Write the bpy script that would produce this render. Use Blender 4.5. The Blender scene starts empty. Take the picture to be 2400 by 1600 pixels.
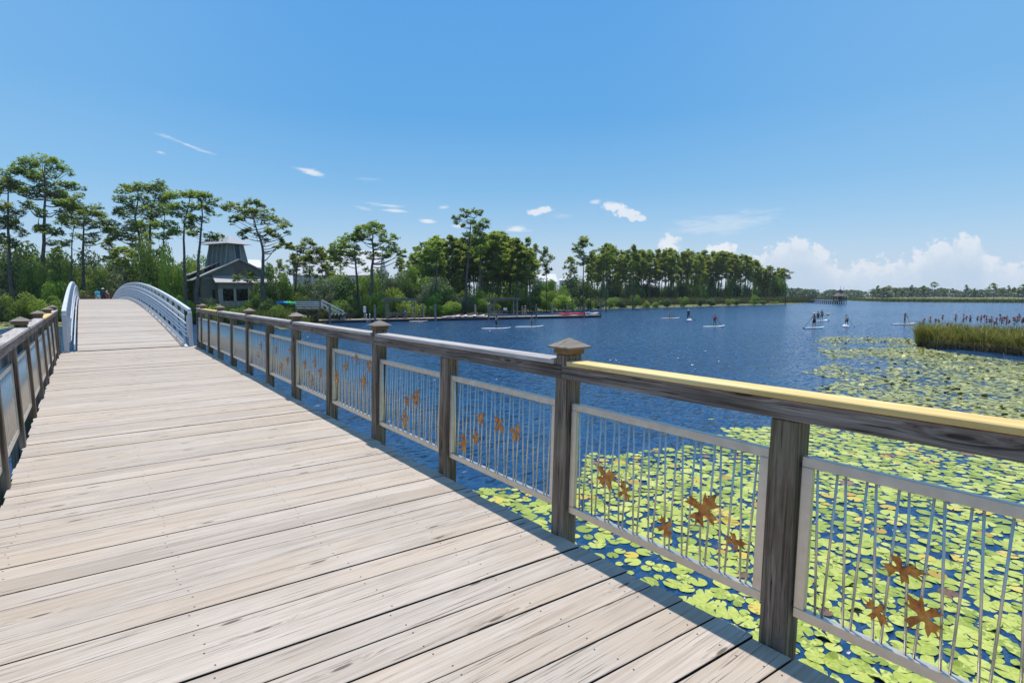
import bpy, math, random
from math import sin, cos, pi, radians, sqrt, atan2, asin, exp
from mathutils import Vector, Matrix
R = random.Random(7)
S = bpy.context.scene
COL = S.collection

# ---------------------------------------------------------------- camera
F = 1280.0                     # focal length in pixels of a 2400 px wide frame
CAM = Vector((0, 0, 1.6))      # deck surface is z = 0, bridge axis is +Y
PITCH = math.atan(112 / F)
YAW = math.atan(1006 * cos(PITCH) / F)
cd = bpy.data.cameras.new('camera'); cam = bpy.data.objects.new('camera', cd); COL.objects.link(cam)
cam.location = CAM; cam.rotation_euler = (pi / 2 - PITCH, 0, -YAW)
cd.sensor_width = 36; cd.lens = 36 * F / 2400; cd.clip_start = 0.05; cd.clip_end = 6000
S.camera = cam
FW = Vector((sin(YAW) * cos(PITCH), cos(YAW) * cos(PITCH), -sin(PITCH)))
RT = Vector((cos(YAW), -sin(YAW), 0)); UP = RT.cross(FW)
def ray(x, y): return FW + RT * ((x - 1200) / F) + UP * ((800 - y) / F)
WZ = -2.7                      # water level
def G(x, y, z=WZ):
    r = ray(x, y); return CAM + r * ((z - CAM.z) / r.z)
def W(x, y, D): return CAM + ray(x, y) * D
def depth(p): return (p - CAM).dot(FW)
FH = Vector((sin(YAW), cos(YAW), 0))

# ---------------------------------------------------------------- light
SUN_EL, SUN_AZ = radians(77), radians(33)      # azimuth measured from +Y towards +X
sd = bpy.data.lights.new('sun', 'SUN'); sun = bpy.data.objects.new('sun', sd); COL.objects.link(sun)
sd.energy = 4.6; sd.angle = radians(0.53); sd.color = (1, 0.95, 0.87)
sdir = Vector((cos(SUN_EL) * sin(SUN_AZ), cos(SUN_EL) * cos(SUN_AZ), sin(SUN_EL)))
sun.rotation_euler = sdir.to_track_quat('Z', 'Y').to_euler()
S.view_settings.view_transform = 'Standard'; S.view_settings.look = 'None'
S.view_settings.exposure = 0; S.view_settings.gamma = 1; S.view_settings.use_curve_mapping = False
S.cycles.max_bounces = 8; S.cycles.transparent_max_bounces = 8
S.cycles.caustics_reflective = False; S.cycles.caustics_refractive = False

# ---------------------------------------------------------------- node helper
class NT:
    def __init__(self, tree): self.t = tree; tree.nodes.clear()
    def n(self, kind, **kw):
        nd = self.t.nodes.new(kind)
        ins = kw.pop('ins', {})
        for k, v in kw.items(): setattr(nd, k, v)
        for k, v in ins.items():
            s = nd.inputs[k]
            if hasattr(v, 'is_output') or isinstance(v, bpy.types.NodeSocket): self.t.links.new(v, s)
            else: s.default_value = v
        return nd
    def math(self, op, a, b=0.0, c=0.0, clamp=False):
        return self.n('ShaderNodeMath', operation=op, use_clamp=clamp, ins={0: a, 1: b, 2: c}).outputs[0]
    def mix(self, fac, a, b, blend='MIX'):
        nd = self.n('ShaderNodeMix', data_type='RGBA', blend_type=blend, ins={0: fac})
        for i, v in ((6, a), (7, b)):
            if isinstance(v, bpy.types.NodeSocket): self.t.links.new(v, nd.inputs[i])
            else: nd.inputs[i].default_value = (*v[:3], 1)
        return nd.outputs[2]
    def smooth(self, v, lo, hi, a=0.0, b=1.0):
        return self.n('ShaderNodeMapRange', interpolation_type='SMOOTHSTEP', ins={0: v, 1: lo, 2: hi, 3: a, 4: b}).outputs[0]
    def noise(self, vec, scale, detail=4, rough=.55, dist=0.0):
        return self.n('ShaderNodeTexNoise', ins={'Vector': vec, 'Scale': scale, 'Detail': detail, 'Roughness': rough, 'Distortion': dist}).outputs[0]
    def ramp(self, fac, stops):
        nd = self.n('ShaderNodeValToRGB', ins={0: fac}); e = nd.color_ramp.elements
        while len(e) < len(stops): e.new(0.5)
        for el, (p, c) in zip(e, stops): el.position = p; el.color = (*c[:3], 1)
        return nd.outputs[0]

# ---------------------------------------------------------------- world
world = bpy.data.worlds.new('World'); S.world = world; world.use_nodes = True
nt = NT(world.node_tree)
sky = nt.n('ShaderNodeTexSky', sky_type='NISHITA', sun_disc=False, sun_elevation=SUN_EL, sun_rotation=SUN_AZ,
           altitude=0, air_density=1.0, dust_density=0.7, ozone_density=1.6)
dirv = nt.n('ShaderNodeTexCoord').outputs['Generated']
sep = nt.n('ShaderNodeSeparateXYZ', ins={0: dirv})
az = nt.math('ARCTAN2', sep.outputs[0], sep.outputs[1])
el = nt.math('ARCSINE', sep.outputs[2])
ae = nt.n('ShaderNodeCombineXYZ', ins={0: az, 1: el}).outputs[0]
SKYK = 0.115
q_ = lambda c: tuple(v / SKYK for v in c)
skyc = nt.n('ShaderNodeHueSaturation', ins={'Hue': 0.5, 'Saturation': 1.3, 'Value': 1.35, 'Color': sky.outputs[0]}).outputs[0]
grad = nt.ramp(nt.math('DIVIDE', el, 1.0, clamp=True), [(0, (.56, .68, .81)), (.05, (.50, .655, .82)), (.10, (.38, .595, .82)), (.18, (.22, .49, .80)), (.30, (.120, .395, .78)), (.47, (.108, .37, .79)), (1.0, (.08, .28, .68))])
side = nt.math('ABSOLUTE', nt.math('SUBTRACT', az, .60))
grad = nt.mix(nt.smooth(side, .15, .80, 0, .30), grad, (.36, .63, .90))
grad = nt.n('ShaderNodeVectorMath', operation='SCALE', ins={0: grad, 'Scale': 1 / SKYK}).outputs[0]
skyc = nt.mix(.88, skyc, grad)
def azel(x, y):
    d = ray(x, y).normalized(); return atan2(d.x, d.y), asin(d.z)
wn = nt.n('ShaderNodeMapping', vector_type='POINT', ins={'Vector': ae, 'Scale': (1, 2.2, 1)}).outputs[0]
nz_a = nt.noise(wn, 26, 6, .6, .4)
nz_b = nt.noise(ae, 55, 7, .62, .2)
streak = nt.noise(nt.n('ShaderNodeMapping', vector_type='POINT', ins={'Vector': ae, 'Scale': (14, 70, 1), 'Rotation': (0, 0, -.15)}).outputs[0], 1.6, 5, .6, .5)
mask = None
# (centre x, centre y, half length px, half thickness px, tilt deg (screen, + is down to the right), opacity, fluffy)
WISPS = [(432, 337, 80, 7, 15, .55, 0), (374, 357, 18, 5, 5, .5, 0), (727, 403, 46, 10, 12, .8, 0), (905, 481, 50, 6, 4, .45, 0),
         (918, 493, 40, 6, 3, .7, 0), (850, 488, 30, 5, 10, .25, 0), (1000, 518, 26, 7, 3, .8, 0), (1040, 486, 20, 7, -8, .55, 0),
         (1263, 494, 30, 11, -4, .75, 1), (1211, 537, 36, 10, 2, .75, 0), (1075, 530, 26, 7, 4, .6, 0), (1396, 472, 18, 6, -5, .5, 0),
         (1440, 484, 34, 14, 4, .8, 1), (1470, 498, 30, 14, 8, .75, 1), (1492, 512, 26, 10, 0, .7, 1), (1568, 575, 32, 30, -20, .75, 1), (1690, 585, 40, 18, 0, .8, 1),
         (1690, 525, 170, 34, -3, .3, 0), (1320, 505, 40, 8, 0, .2, 0), (860, 420, 40, 5, 0, .12, 0)]
for (x, y, a, b, t, op, fl) in WISPS:
    A0, E0 = azel(x, y); A1, _ = azel(x + a, y); _, E1 = azel(x, y - b)
    mp = nt.n('ShaderNodeMapping', vector_type='TEXTURE', ins={'Vector': ae, 'Location': (A0, E0, 0), 'Rotation': (0, 0, radians(-t)), 'Scale': (abs(A1 - A0), abs(E1 - E0), 1)}).outputs[0]
    ln = nt.n('ShaderNodeVectorMath', operation='LENGTH', ins={0: mp}).outputs['Value']
    inv = nt.math('SUBTRACT', 1.0, ln)
    m = nt.math('MULTIPLY_ADD', nt.math('SUBTRACT', nz_b if fl else streak, .5), 2.6 if fl else 2.2, inv)
    m = nt.smooth(m, 0.02, .5 if fl else .95, 0, op)
    mask = m if mask is None else nt.math('MAXIMUM', mask, m)
# cumulus bank low on the right: a height profile over azimuth
prof = [(1380, 640), (1600, 625), (1660, 590), (1720, 592), (1775, 575), (1835, 545), (1880, 540), (1925, 566), (1965, 600), (2040, 590), (2100, 588), (2150, 575), (2170, 548),
        (2230, 533), (2285, 530), (2310, 580), (2420, 588), (2600, 585)]
a_lo, a_hi = azel(1300, 688)[0], azel(2650, 688)[0]
fac = nt.n('ShaderNodeMapRange', ins={0: az, 1: a_lo, 2: a_hi}).outputs[0]
cr = nt.n('ShaderNodeValToRGB', ins={0: fac}); e = cr.color_ramp.elements
pp = [(0.0, 0.0)] + [((azel(x, 688)[0] - a_lo) / (a_hi - a_lo), azel(x, y)[1] / 0.2) for x, y in prof] + [(1.0, .35)]
while len(e) < len(pp): e.new(.5)
for q, (p, v) in zip(e, pp): q.position = p; q.color = (v, v, v, 1)
top = nt.math('MULTIPLY', cr.outputs[0], .2)
top2 = nt.math('MULTIPLY_ADD', nt.math('SUBTRACT', nz_b, .5), .085, top)
dd = nt.math('SUBTRACT', nt.math('SUBTRACT', top2, .011), el)
bank = nt.smooth(dd, -.002, .009)
depthb = nt.smooth(dd, .004, .075)                                     # 0 at the tops, 1 low inside
puff = nt.smooth(nz_b, .38, .66)
lit = nt.math('ADD', nt.math('SUBTRACT', .98, nt.math('MULTIPLY', depthb, .95)), nt.math('MULTIPLY', nt.math('SUBTRACT', puff, .5), nt.math('MULTIPLY_ADD', depthb, -.5, .9)), clamp=True)
cloudc = nt.mix(lit, q_((.50, .63, .80)), q_((.82, .86, .92)))
bank_op = nt.math('MULTIPLY', bank, nt.math('MULTIPLY_ADD', depthb, -.55, .80))
hz = nt.math('MULTIPLY', nt.smooth(el, .0, .13, .42, 0), nt.smooth(az, -.2, .9, .4, 1))    # thin white haze near the horizon
c0 = nt.mix(hz, skyc, q_((.62, .70, .82)))
c1 = nt.mix(bank_op, c0, cloudc)
c2 = nt.mix(mask, c1, q_((.90, .915, .95)))
bg = nt.n('ShaderNodeBackground', ins={'Color': c2, 'Strength': SKYK})
nt.n('ShaderNodeOutputWorld', ins={'Surface': bg.outputs[0]})

# ---------------------------------------------------------------- materials
def newmat(name):
    m = bpy.data.materials.new(name); m.use_nodes = True; return m, NT(m.node_tree)
def principled(t, **ins):
    b = t.n('ShaderNodeBsdfPrincipled', ins=ins); o = t.n('ShaderNodeOutputMaterial', ins={'Surface': b.outputs[0]}); return b
def rnd_attr(t): return t.n('ShaderNodeAttribute', attribute_name='rnd').outputs['Fac']
def plain(name, col, rough=.6, metal=0.0, var=.12, scale=6, bump=0.0):
    m, t = newmat(name); tc = t.n('ShaderNodeTexCoord').outputs['Object']
    n = t.noise(tc, scale, 5)
    k = t.n('ShaderNodeMapRange', ins={0: n, 1: .3, 2: .7, 3: 1 - var, 4: 1 + var}).outputs[0]
    c = t.n('ShaderNodeVectorMath', operation='SCALE', ins={0: col[:3], 'Scale': k}).outputs[0]
    r = t.math('MULTIPLY_ADD', n, .25, rough - .12)
    ins = {'Base Color': c, 'Roughness': r, 'Metallic': metal}
    if bump: ins['Normal'] = t.n('ShaderNodeBump', ins={'Strength': bump, 'Distance': .01, 'Height': n}).outputs[0]
    principled(t, **ins); return m
def wood(name, axis, dark, mid, light, across=55, crack=.5, knot=.5, bump=.35, vary=.22, green=0.0):
    m, t = newmat(name)
    tc = t.n('ShaderNodeTexCoord').outputs['Object']; r = rnd_attr(t)
    off = t.n('ShaderNodeCombineXYZ', ins={0: t.math('MULTIPLY', r, 37.0), 1: t.math('MULTIPLY', r, 91.0), 2: t.math('MULTIPLY', r, 53.0)}).outputs[0]
    p = t.n('ShaderNodeVectorMath', operation='ADD', ins={0: tc, 1: off}).outputs[0]
    def mp(al, ac):
        s = [ac, ac, ac]; s[axis] = al
        return t.n('ShaderNodeMapping', ins={'Vector': p, 'Scale': s}).outputs[0]
    # knots: sparse dark ovals that bend the grain round them
    sp_ = t.n('ShaderNodeSeparateXYZ', ins={0: p}); oth = [i for i in range(3) if i != axis]
    flat = t.n('ShaderNodeCombineXYZ', ins={0: t.math('MULTIPLY', sp_.outputs[axis], 1.25), 1: t.math('MULTIPLY', t.math('ADD', sp_.outputs[oth[0]], sp_.outputs[oth[1]]), 6.0)}).outputs[0]
    kv = t.n('ShaderNodeTexVoronoi', voronoi_dimensions='2D', ins={'Vector': flat, 'Scale': 1.0, 'Randomness': 1.0})
    kd = kv.outputs['Distance']; ks = t.n('ShaderNodeSeparateColor', ins={0: kv.outputs['Color']}).outputs[0]
    on = t.smooth(ks, .66, .70)
    near = t.math('MULTIPLY', t.smooth(kd, .30, .0), on)
    warp = t.noise(mp(1.2, 7), 1, 3)
    warpv = t.n('ShaderNodeCombineXYZ', ins={i: t.math('ADD', t.math('MULTIPLY', near, 1.7), t.math('MULTIPLY', warp, 1.5)) for i in range(3) if i != axis}).outputs[0]
    g = t.n('ShaderNodeVectorMath', operation='ADD', ins={0: mp(1.1, across), 1: warpv}).outputs[0]
    fine = t.noise(g, 1, 6, .65)
    g2 = t.n('ShaderNodeVectorMath', operation='ADD', ins={0: mp(.8, across * .3), 1: warpv}).outputs[0]
    broad = t.noise(g2, 1, 4, .6)
    blot = t.noise(mp(1.3, 2.2), 1, 5, .6)
    v = t.math('ADD', t.math('MULTIPLY', fine, .55), t.math('ADD', t.math('MULTIPLY', broad, .3), t.math('MULTIPLY', blot, .3)))
    col = t.ramp(v, [(.475, dark), (.575, mid), (.685, light)])
    br = t.math('ADD', 1 - vary, t.math('MULTIPLY', r, 2 * vary))
    col = t.n('ShaderNodeVectorMath', operation='SCALE', ins={0: col, 'Scale': br}).outputs[0]
    # warm/grey drift from board to board and along it
    warm = t.noise(mp(.6, 1.2), 1, 3)
    col = t.mix(t.smooth(warm, .4, .65, 0, .55), col, t.mix(.55, col, (mid[0] * 1.12, mid[1] * 1.0, mid[2] * .80)))
    ck = t.noise(t.n('ShaderNodeVectorMath', operation='ADD', ins={0: mp(1.6, across * 1.5), 1: warpv}).outputs[0], 1, 4, .6)
    crk = t.math('MULTIPLY', t.smooth(ck, .40, .345), t.smooth(blot, .36, .52))
    crk = t.math('MULTIPLY', crk, crack, clamp=True)
    kn = t.math('MULTIPLY', t.math('MULTIPLY', t.smooth(t.math('ADD', kd, t.math('MULTIPLY', t.math('SUBTRACT', warp, .5), .05)), .075, .035), on), knot)
    ring = t.math('MULTIPLY', t.math('MULTIPLY', near, t.smooth(fine, .5, .3)), knot * .8)
    dk = t.math('MAXIMUM', t.math('MAXIMUM', crk, kn), ring, clamp=True)
    col = t.mix(dk, col, (dark[0] * .22, dark[1] * .2, dark[2] * .18))
    if green:
        gn = t.noise(mp(1.5, 3), 1.5, 5)
        col = t.mix(t.smooth(gn, .45, .7, 0, green), col, (.10, .115, .035))
    h = t.math('SUBTRACT', t.math('ADD', t.math('MULTIPLY', fine, .6), broad), t.math('MULTIPLY', dk, .8))
    nrm = t.n('ShaderNodeBump', ins={'Strength': bump, 'Distance': .006, 'Height': h}).outputs[0]
    principled(t, **{'Base Color': col, 'Roughness': .78, 'Specular IOR Level': .25, 'Normal': nrm}); return m

M = {}
M['deck'] = wood('deck_wood', 0, (.36, .30, .25), (.448, .380, .320), (.52, .452, .395), across=84, crack=.8, knot=.85, bump=.4, vary=.09)
M['deck_far'] = wood('far_deck_wood', 0, (.34, .295, .26), (.425, .37, .325), (.49, .44, .40), across=40, crack=.2, knot=.2, bump=.2, vary=.16)
M['post'] = wood('post_wood', 2, (.055, .038, .027), (.175, .130, .098), (.33, .265, .215), across=62, crack=1.0, knot=1.0, bump=.7, vary=.16, green=.3)
M['beam'] = wood('beam_wood', 1, (.07, .052, .042), (.185, .148, .122), (.335, .285, .245), across=58, crack=.9, knot=.8, bump=.6, vary=.1)
M['cap'] = wood('cap_board_wood', 1, (.30, .27, .255), (.44, .40, .385), (.56, .53, .51), across=40, crack=.6, knot=.3, bump=.4, vary=.08)
M['new'] = wood('new_pine_board', 1, (.54, .36, .13), (.68, .49, .20), (.77, .59, .29), across=26, crack=.05, knot=.25, bump=.15, vary=.05)
M['postcap'] = wood('post_cap_wood', 0, (.13, .105, .09), (.21, .18, .155), (.31, .27, .24), across=40, crack=.35, knot=.1, bump=.4, vary=.1)
M['collar'] = wood('collar_wood', 0, (.12, .07, .03), (.24, .145, .06), (.33, .21, .10), across=30, crack=.3, knot=.1, bump=.3, vary=.1)
M['pier'] = wood('pier_wood', 0, (.12, .105, .09), (.21, .185, .165), (.32, .29, .26), across=20, crack=.3, knot=.1, bump=.3, vary=.2)
M['frame'] = plain('brushed_aluminium', (.62, .565, .485), .38, .75, .10, 14, .05)
M['rod'] = plain('steel_rod', (.60, .575, .53), .34, .8, .10, 20)
M['nail'] = plain('nail_head', (.09, .075, .065), .6, .5, .3, 40)
M['white'] = plain('white_painted_steel', (.60, .615, .64), .42, 0, .06, 3)
M['under'] = plain('dark_timber', (.07, .06, .05), .8, 0, .3, 5)
def rust():
    m, t = newmat('rusted_leaf_metal'); tc = t.n('ShaderNodeTexCoord').outputs['Object']
    n = t.noise(tc, 22, 6, .65); s = t.noise(tc, 130, 3)
    c = t.ramp(n, [(.30, (.16, .04, .008)), (.5, (.55, .18, .022)), (.72, (.78, .38, .07))])
    c = t.mix(t.smooth(s, .66, .74), c, (.55, .42, .28))
    principled(t, **{'Base Color': c, 'Roughness': .5, 'Metallic': 0.0}); return m
M['rust'] = rust()

def leafmat(name, a, b, c, trans=.35, rough=.55):
    m, t = newmat(name); r = rnd_attr(t)
    oi = t.n('ShaderNodeObjectInfo').outputs['Random']
    tc = t.n('ShaderNodeTexCoord').outputs['Object']
    n = t.noise(tc, .55, 3)
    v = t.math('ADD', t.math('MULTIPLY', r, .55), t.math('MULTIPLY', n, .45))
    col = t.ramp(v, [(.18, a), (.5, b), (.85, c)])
    col = t.n('ShaderNodeHueSaturation', ins={'Hue': t.math('MULTIPLY_ADD', oi, .03, .485), 'Saturation': 1.0, 'Value': t.math('MULTIPLY_ADD', oi, .35, .82), 'Color': col}).outputs[0]
    p = t.n('ShaderNodeBsdfPrincipled', ins={'Base Color': col, 'Roughness': rough, 'Specular IOR Level': .3})
    tr = t.n('ShaderNodeBsdfTranslucent', ins={'Color': t.mix(.5, col, (.16, .22, .03))})
    mx = t.n('ShaderNodeMixShader', ins={0: trans, 1: p.outputs[0], 2: tr.outputs[0]})
    t.n('ShaderNodeOutputMaterial', ins={'Surface': mx.outputs[0]}); return m
M['needle'] = leafmat('pine_needles', (.10, .17, .03), (.31, .40, .065), (.52, .57, .13), .58)
M['needle_light'] = leafmat('bright_pine_needles', (.15, .21, .035), (.40, .47, .07), (.60, .63, .15), .62)  # needle colour lightened overall for the copied pines
M['needle_dark'] = leafmat('dark_pine_needles', (.025, .055, .018), (.055, .095, .028), (.10, .14, .045))  # deeper green needle tones
M['leaf'] = leafmat('green_leaves', (.10, .18, .028), (.23, .345, .05), (.38, .49, .10), .52)
M['leaf_bright'] = leafmat('bright_green_leaves', (.15, .24, .02), (.28, .39, .035), (.44, .52, .08))
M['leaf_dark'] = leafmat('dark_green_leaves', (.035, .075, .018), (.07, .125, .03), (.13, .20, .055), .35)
M['leaf_grey'] = leafmat('grey_green_leaves', (.10, .125, .065), (.17, .20, .11), (.27, .30, .18))
M['marsh'] = leafmat('marsh_grass_blades', (.09, .075, .03), (.16, .15, .045), (.24, .24, .07), .3)
M['marsh_green'] = leafmat('green_marsh_grass', (.09, .12, .02), (.19, .21, .04), (.31, .31, .08), .35)
M['reed'] = leafmat('sawgrass_blades', (.15, .14, .03), (.34, .32, .055), (.52, .46, .13), .4)
M['dead'] = leafmat('dead_reed_leaves', (.10, .065, .035), (.20, .14, .08), (.34, .26, .16), .2)
M['flower'] = leafmat('plum_flower_spike', (.22, .09, .10), (.40, .17, .18), (.52, .30, .30), .2)
M['far'] = leafmat('far_forest_leaves', (.055, .085, .05), (.085, .115, .065), (.125, .155, .09), .25)
def bark():
    m, t = newmat('pine_bark'); tc = t.n('ShaderNodeTexCoord').outputs['Object']
    mp = t.n('ShaderNodeMapping', ins={'Vector': tc, 'Scale': (9, 9, 1.6)}).outputs[0]
    v = t.n('ShaderNodeTexVoronoi', ins={'Vector': mp, 'Scale': 1.4}).outputs['Distance']
    n = t.noise(tc, 4, 5)
    c = t.ramp(t.math('MULTIPLY_ADD', v, .5, t.math('MULTIPLY', n, .6)), [(.25, (.035, .028, .022)), (.55, (.115, .092, .077)), (.8, (.21, .175, .145))])
    principled(t, **{'Base Color': c, 'Roughness': .9, 'Normal': t.n('ShaderNodeBump', ins={'Strength': .6, 'Distance': .05, 'Height': v}).outputs[0]}); return m
M['bark'] = bark()
def padmat(name, a, b, c):
    m, t = newmat(name); r = rnd_attr(t); tc = t.n('ShaderNodeTexCoord').outputs['Object']
    oi = t.n('ShaderNodeObjectInfo').outputs['Random']
    n = t.noise(tc, 9, 4); q = t.math('FRACT', t.math('ADD', r, oi))
    col = t.ramp(t.math('ADD', t.math('MULTIPLY', q, .75), t.math('MULTIPLY', n, .25)), [(.15, a), (.5, b), (.9, c)])
    sp = t.noise(tc, 38, 3); col = t.mix(t.smooth(sp, .66, .74, 0, .6), col, (.16, .10, .03))
    p = t.n('ShaderNodeBsdfPrincipled', ins={'Base Color': col, 'Roughness': .38, 'Specular IOR Level': .5,
        'Normal': t.n('ShaderNodeBump', ins={'Strength': .25, 'Distance': .02, 'Height': n}).outputs[0]})
    t.n('ShaderNodeOutputMaterial', ins={'Surface': p.outputs[0]}); return m
M['pad'] = padmat('green_lily_pad', (.21, .27, .03), (.37, .42, .06), (.52, .54, .13))
M['pad_y'] = padmat('yellow_lily_pad', (.36, .22, .03), (.56, .42, .05), (.60, .50, .10))
M['pad_r'] = padmat('brown_lily_pad', (.10, .05, .03), (.20, .10, .05), (.33, .18, .10))
M['pad_far'] = padmat('distant_lily_pad', (.20, .205, .055), (.345, .35, .10), (.46, .45, .165))

def watermat():
    m, t = newmat('lake_water'); tc = t.n('ShaderNodeTexCoord').outputs['Object']
    rot = t.n('ShaderNodeMapping', ins={'Vector': tc, 'Rotation': (0, 0, YAW + .12), 'Scale': (1.0, 2.3, 1)}).outputs[0]
    def nc(v, sc, det): return t.n('ShaderNodeTexNoise', ins={'Vector': v, 'Scale': sc, 'Detail': det, 'Roughness': .6, 'Distortion': .5}).outputs['Color']
    gust = t.noise(t.n('ShaderNodeMapping', ins={'Vector': tc, 'Rotation': (0, 0, YAW), 'Scale': (.016, .05, 1)}).outputs[0], 1, 4, .6)
    amp = t.smooth(gust, .34, .64, .65, 1.25)
    a1 = t.n('ShaderNodeVectorMath', operation='SUBTRACT', ins={0: nc(rot, 2.5, 4), 1: (.5, .5, .5)}).outputs[0]
    a2 = t.n('ShaderNodeVectorMath', operation='SUBTRACT', ins={0: nc(rot, .45, 1), 1: (.5, .5, .5)}).outputs[0]
    sm = t.n('ShaderNodeVectorMath', operation='ADD', ins={0: t.n('ShaderNodeVectorMath', operation='SCALE', ins={0: a1, 'Scale': 2.5}).outputs[0], 1: t.n('ShaderNodeVectorMath', operation='SCALE', ins={0: a2, 'Scale': .30}).outputs[0]}).outputs[0]
    sm = t.n('ShaderNodeVectorMath', operation='SCALE', ins={0: sm, 'Scale': amp}).outputs[0]
    sm = t.n('ShaderNodeVectorMath', operation='MULTIPLY', ins={0: sm, 1: (1, 1, 0)}).outputs[0]
    nrm = t.n('ShaderNodeVectorMath', operation='NORMALIZE', ins={0: t.n('ShaderNodeVectorMath', operation='ADD', ins={0: sm, 1: (0, 0, 1)}).outputs[0]}).outputs[0]
    principled(t, **{'Base Color': (.0045, .037, .108, 1), 'Roughness': .20, 'IOR': 1.75, 'Specular IOR Level': .5, 'Normal': nrm}); return m
M['water'] = watermat()
def groundmat():
    m, t = newmat('sandy_marsh_ground'); tc = t.n('ShaderNodeTexCoord').outputs['Object']
    n = t.noise(tc, .35, 6, .65)
    c = t.ramp(n, [(.3, (.05, .06, .02)), (.5, (.13, .13, .05)), (.7, (.28, .25, .16))])
    principled(t, **{'Base Color': c, 'Roughness': .9}); return m
M['ground'] = groundmat()

# ---------------------------------------------------------------- mesh builder
class MB:
    def __init__(s): s.v = []; s.f = []; s.r = []; s.m = []
    def add(s, vs, fs, rnd=None, mi=0):
        b = len(s.v); s.v.extend(tuple(v) for v in vs); rnd = R.random() if rnd is None else rnd
        for f in fs: s.f.append(tuple(i + b for i in f)); s.r.append(rnd); s.m.append(mi)
    def hexa(s, p, rnd=None, mi=0):      # p[0..3] bottom loop, p[4..7] top loop
        s.add(p, [(3, 2, 1, 0), (4, 5, 6, 7), (0, 1, 5, 4), (1, 2, 6, 5), (2, 3, 7, 6), (3, 0, 4, 7)], rnd, mi)
    def box(s, x0, x1, y0, y1, z0, z1, rnd=None, T=None, mi=0):
        p = [(x0, y0, z0), (x1, y0, z0), (x1, y1, z0), (x0, y1, z0), (x0, y0, z1), (x1, y0, z1), (x1, y1, z1), (x0, y1, z1)]
        if T: p = [T(*q) for q in p]
        s.hexa(p, rnd, mi)
    def quad(s, a, b, c, d, rnd=None, mi=0): s.add([a, b, c, d], [(0, 1, 2, 3)], rnd, mi)
    def poly(s, pts, rnd=None, mi=0): s.add(pts, [tuple(range(len(pts)))], rnd, mi)
    def tube(s, pts, rad, n=8, rnd=None, mi=0, cap=True, ell=1.0):
        pts = [Vector(p) for p in pts]
        if not hasattr(rad, '__len__'): rad = [rad] * len(pts)
        vs = []; ref = Vector((0, 0, 1))
        for i, p in enumerate(pts):
            d = (pts[min(i + 1, len(pts) - 1)] - pts[max(i - 1, 0)]).normalized()
            a = Vector((1, 0, 0)) if abs(d.x) < .8 else Vector((0, 1, 0))
            u = (a - d * a.dot(d)).normalized(); w = d.cross(u)
            for k in range(n):
                t = 2 * pi * k / n; vs.append(p + u * (rad[i] * cos(t)) + w * (rad[i] * ell * sin(t)))
        fs = []
        for i in range(len(pts) - 1):
            for k in range(n):
                a = i * n + k; b = i * n + (k + 1) % n; fs.append((a, b, b + n, a + n))
        if cap: fs.append(tuple(reversed(range(n)))); fs.append(tuple(range((len(pts) - 1) * n, len(pts) * n)))
        s.add(vs, fs, rnd, mi)
    def rings(s, rings, rnd=None, mi=0, cap=True):
        n = len(rings[0]); vs = [q for r in rings for q in r]; fs = []
        for i in range(len(rings) - 1):
            for k in range(n):
                a = i * n + k; b = i * n + (k + 1) % n; fs.append((a, b, b + n, a + n))
        if cap: fs.append(tuple(reversed(range(n)))); fs.append(tuple(range((len(rings) - 1) * n, len(rings) * n)))
        s.add(vs, fs, rnd, mi)
    def beam(s, a, b, w, h, rnd=None, mi=0):    # box bar from a to b, w wide (horizontal), h high
        a = Vector(a); b = Vector(b); d = (b - a).normalized(); z = Vector((0, 0, 1))
        u = d.cross(z); u = u.normalized() if u.length > 1e-4 else Vector((1, 0, 0)); w2 = u * (w / 2); z2 = u.cross(d).normalized() * (h / 2)
        s.hexa([a - w2 - z2, a + w2 - z2, b + w2 - z2, b - w2 - z2, a - w2 + z2, a + w2 + z2, b + w2 + z2, b - w2 + z2], rnd, mi)
    def sphere(s, c, r, nu=10, nv=7, sc=(1, 1, 1), rnd=None, mi=0):
        c = Vector(c); rg = []
        for j in range(nv + 1):
            t = -pi / 2 + pi * j / nv; t = max(-pi / 2 + .05, min(pi / 2 - .05, t))
            rg.append([c + Vector((r * sc[0] * cos(t) * cos(2 * pi * k / nu), r * sc[1] * cos(t) * sin(2 * pi * k / nu), r * sc[2] * sin(t))) for k in range(nu)])
        s.rings(rg, rnd, mi)
    def mesh(s, name, mats, off=None, smooth=False):
        me = bpy.data.meshes.new(name)
        v = s.v if off is None else [(a[0] - off[0], a[1] - off[1], a[2] - off[2]) for a in s.v]
        me.from_pydata(v, [], s.f)
        for m in (mats if isinstance(mats, (list, tuple)) else [mats]): me.materials.append(M[m] if isinstance(m, str) else m)
        at = me.attributes.new('rnd', 'FLOAT', 'FACE'); at.data.foreach_set('value', s.r)
        me.polygons.foreach_set('material_index', s.m)
        if smooth: me.polygons.foreach_set('use_smooth', [True] * len(me.polygons))
        me.update(); return me

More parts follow.
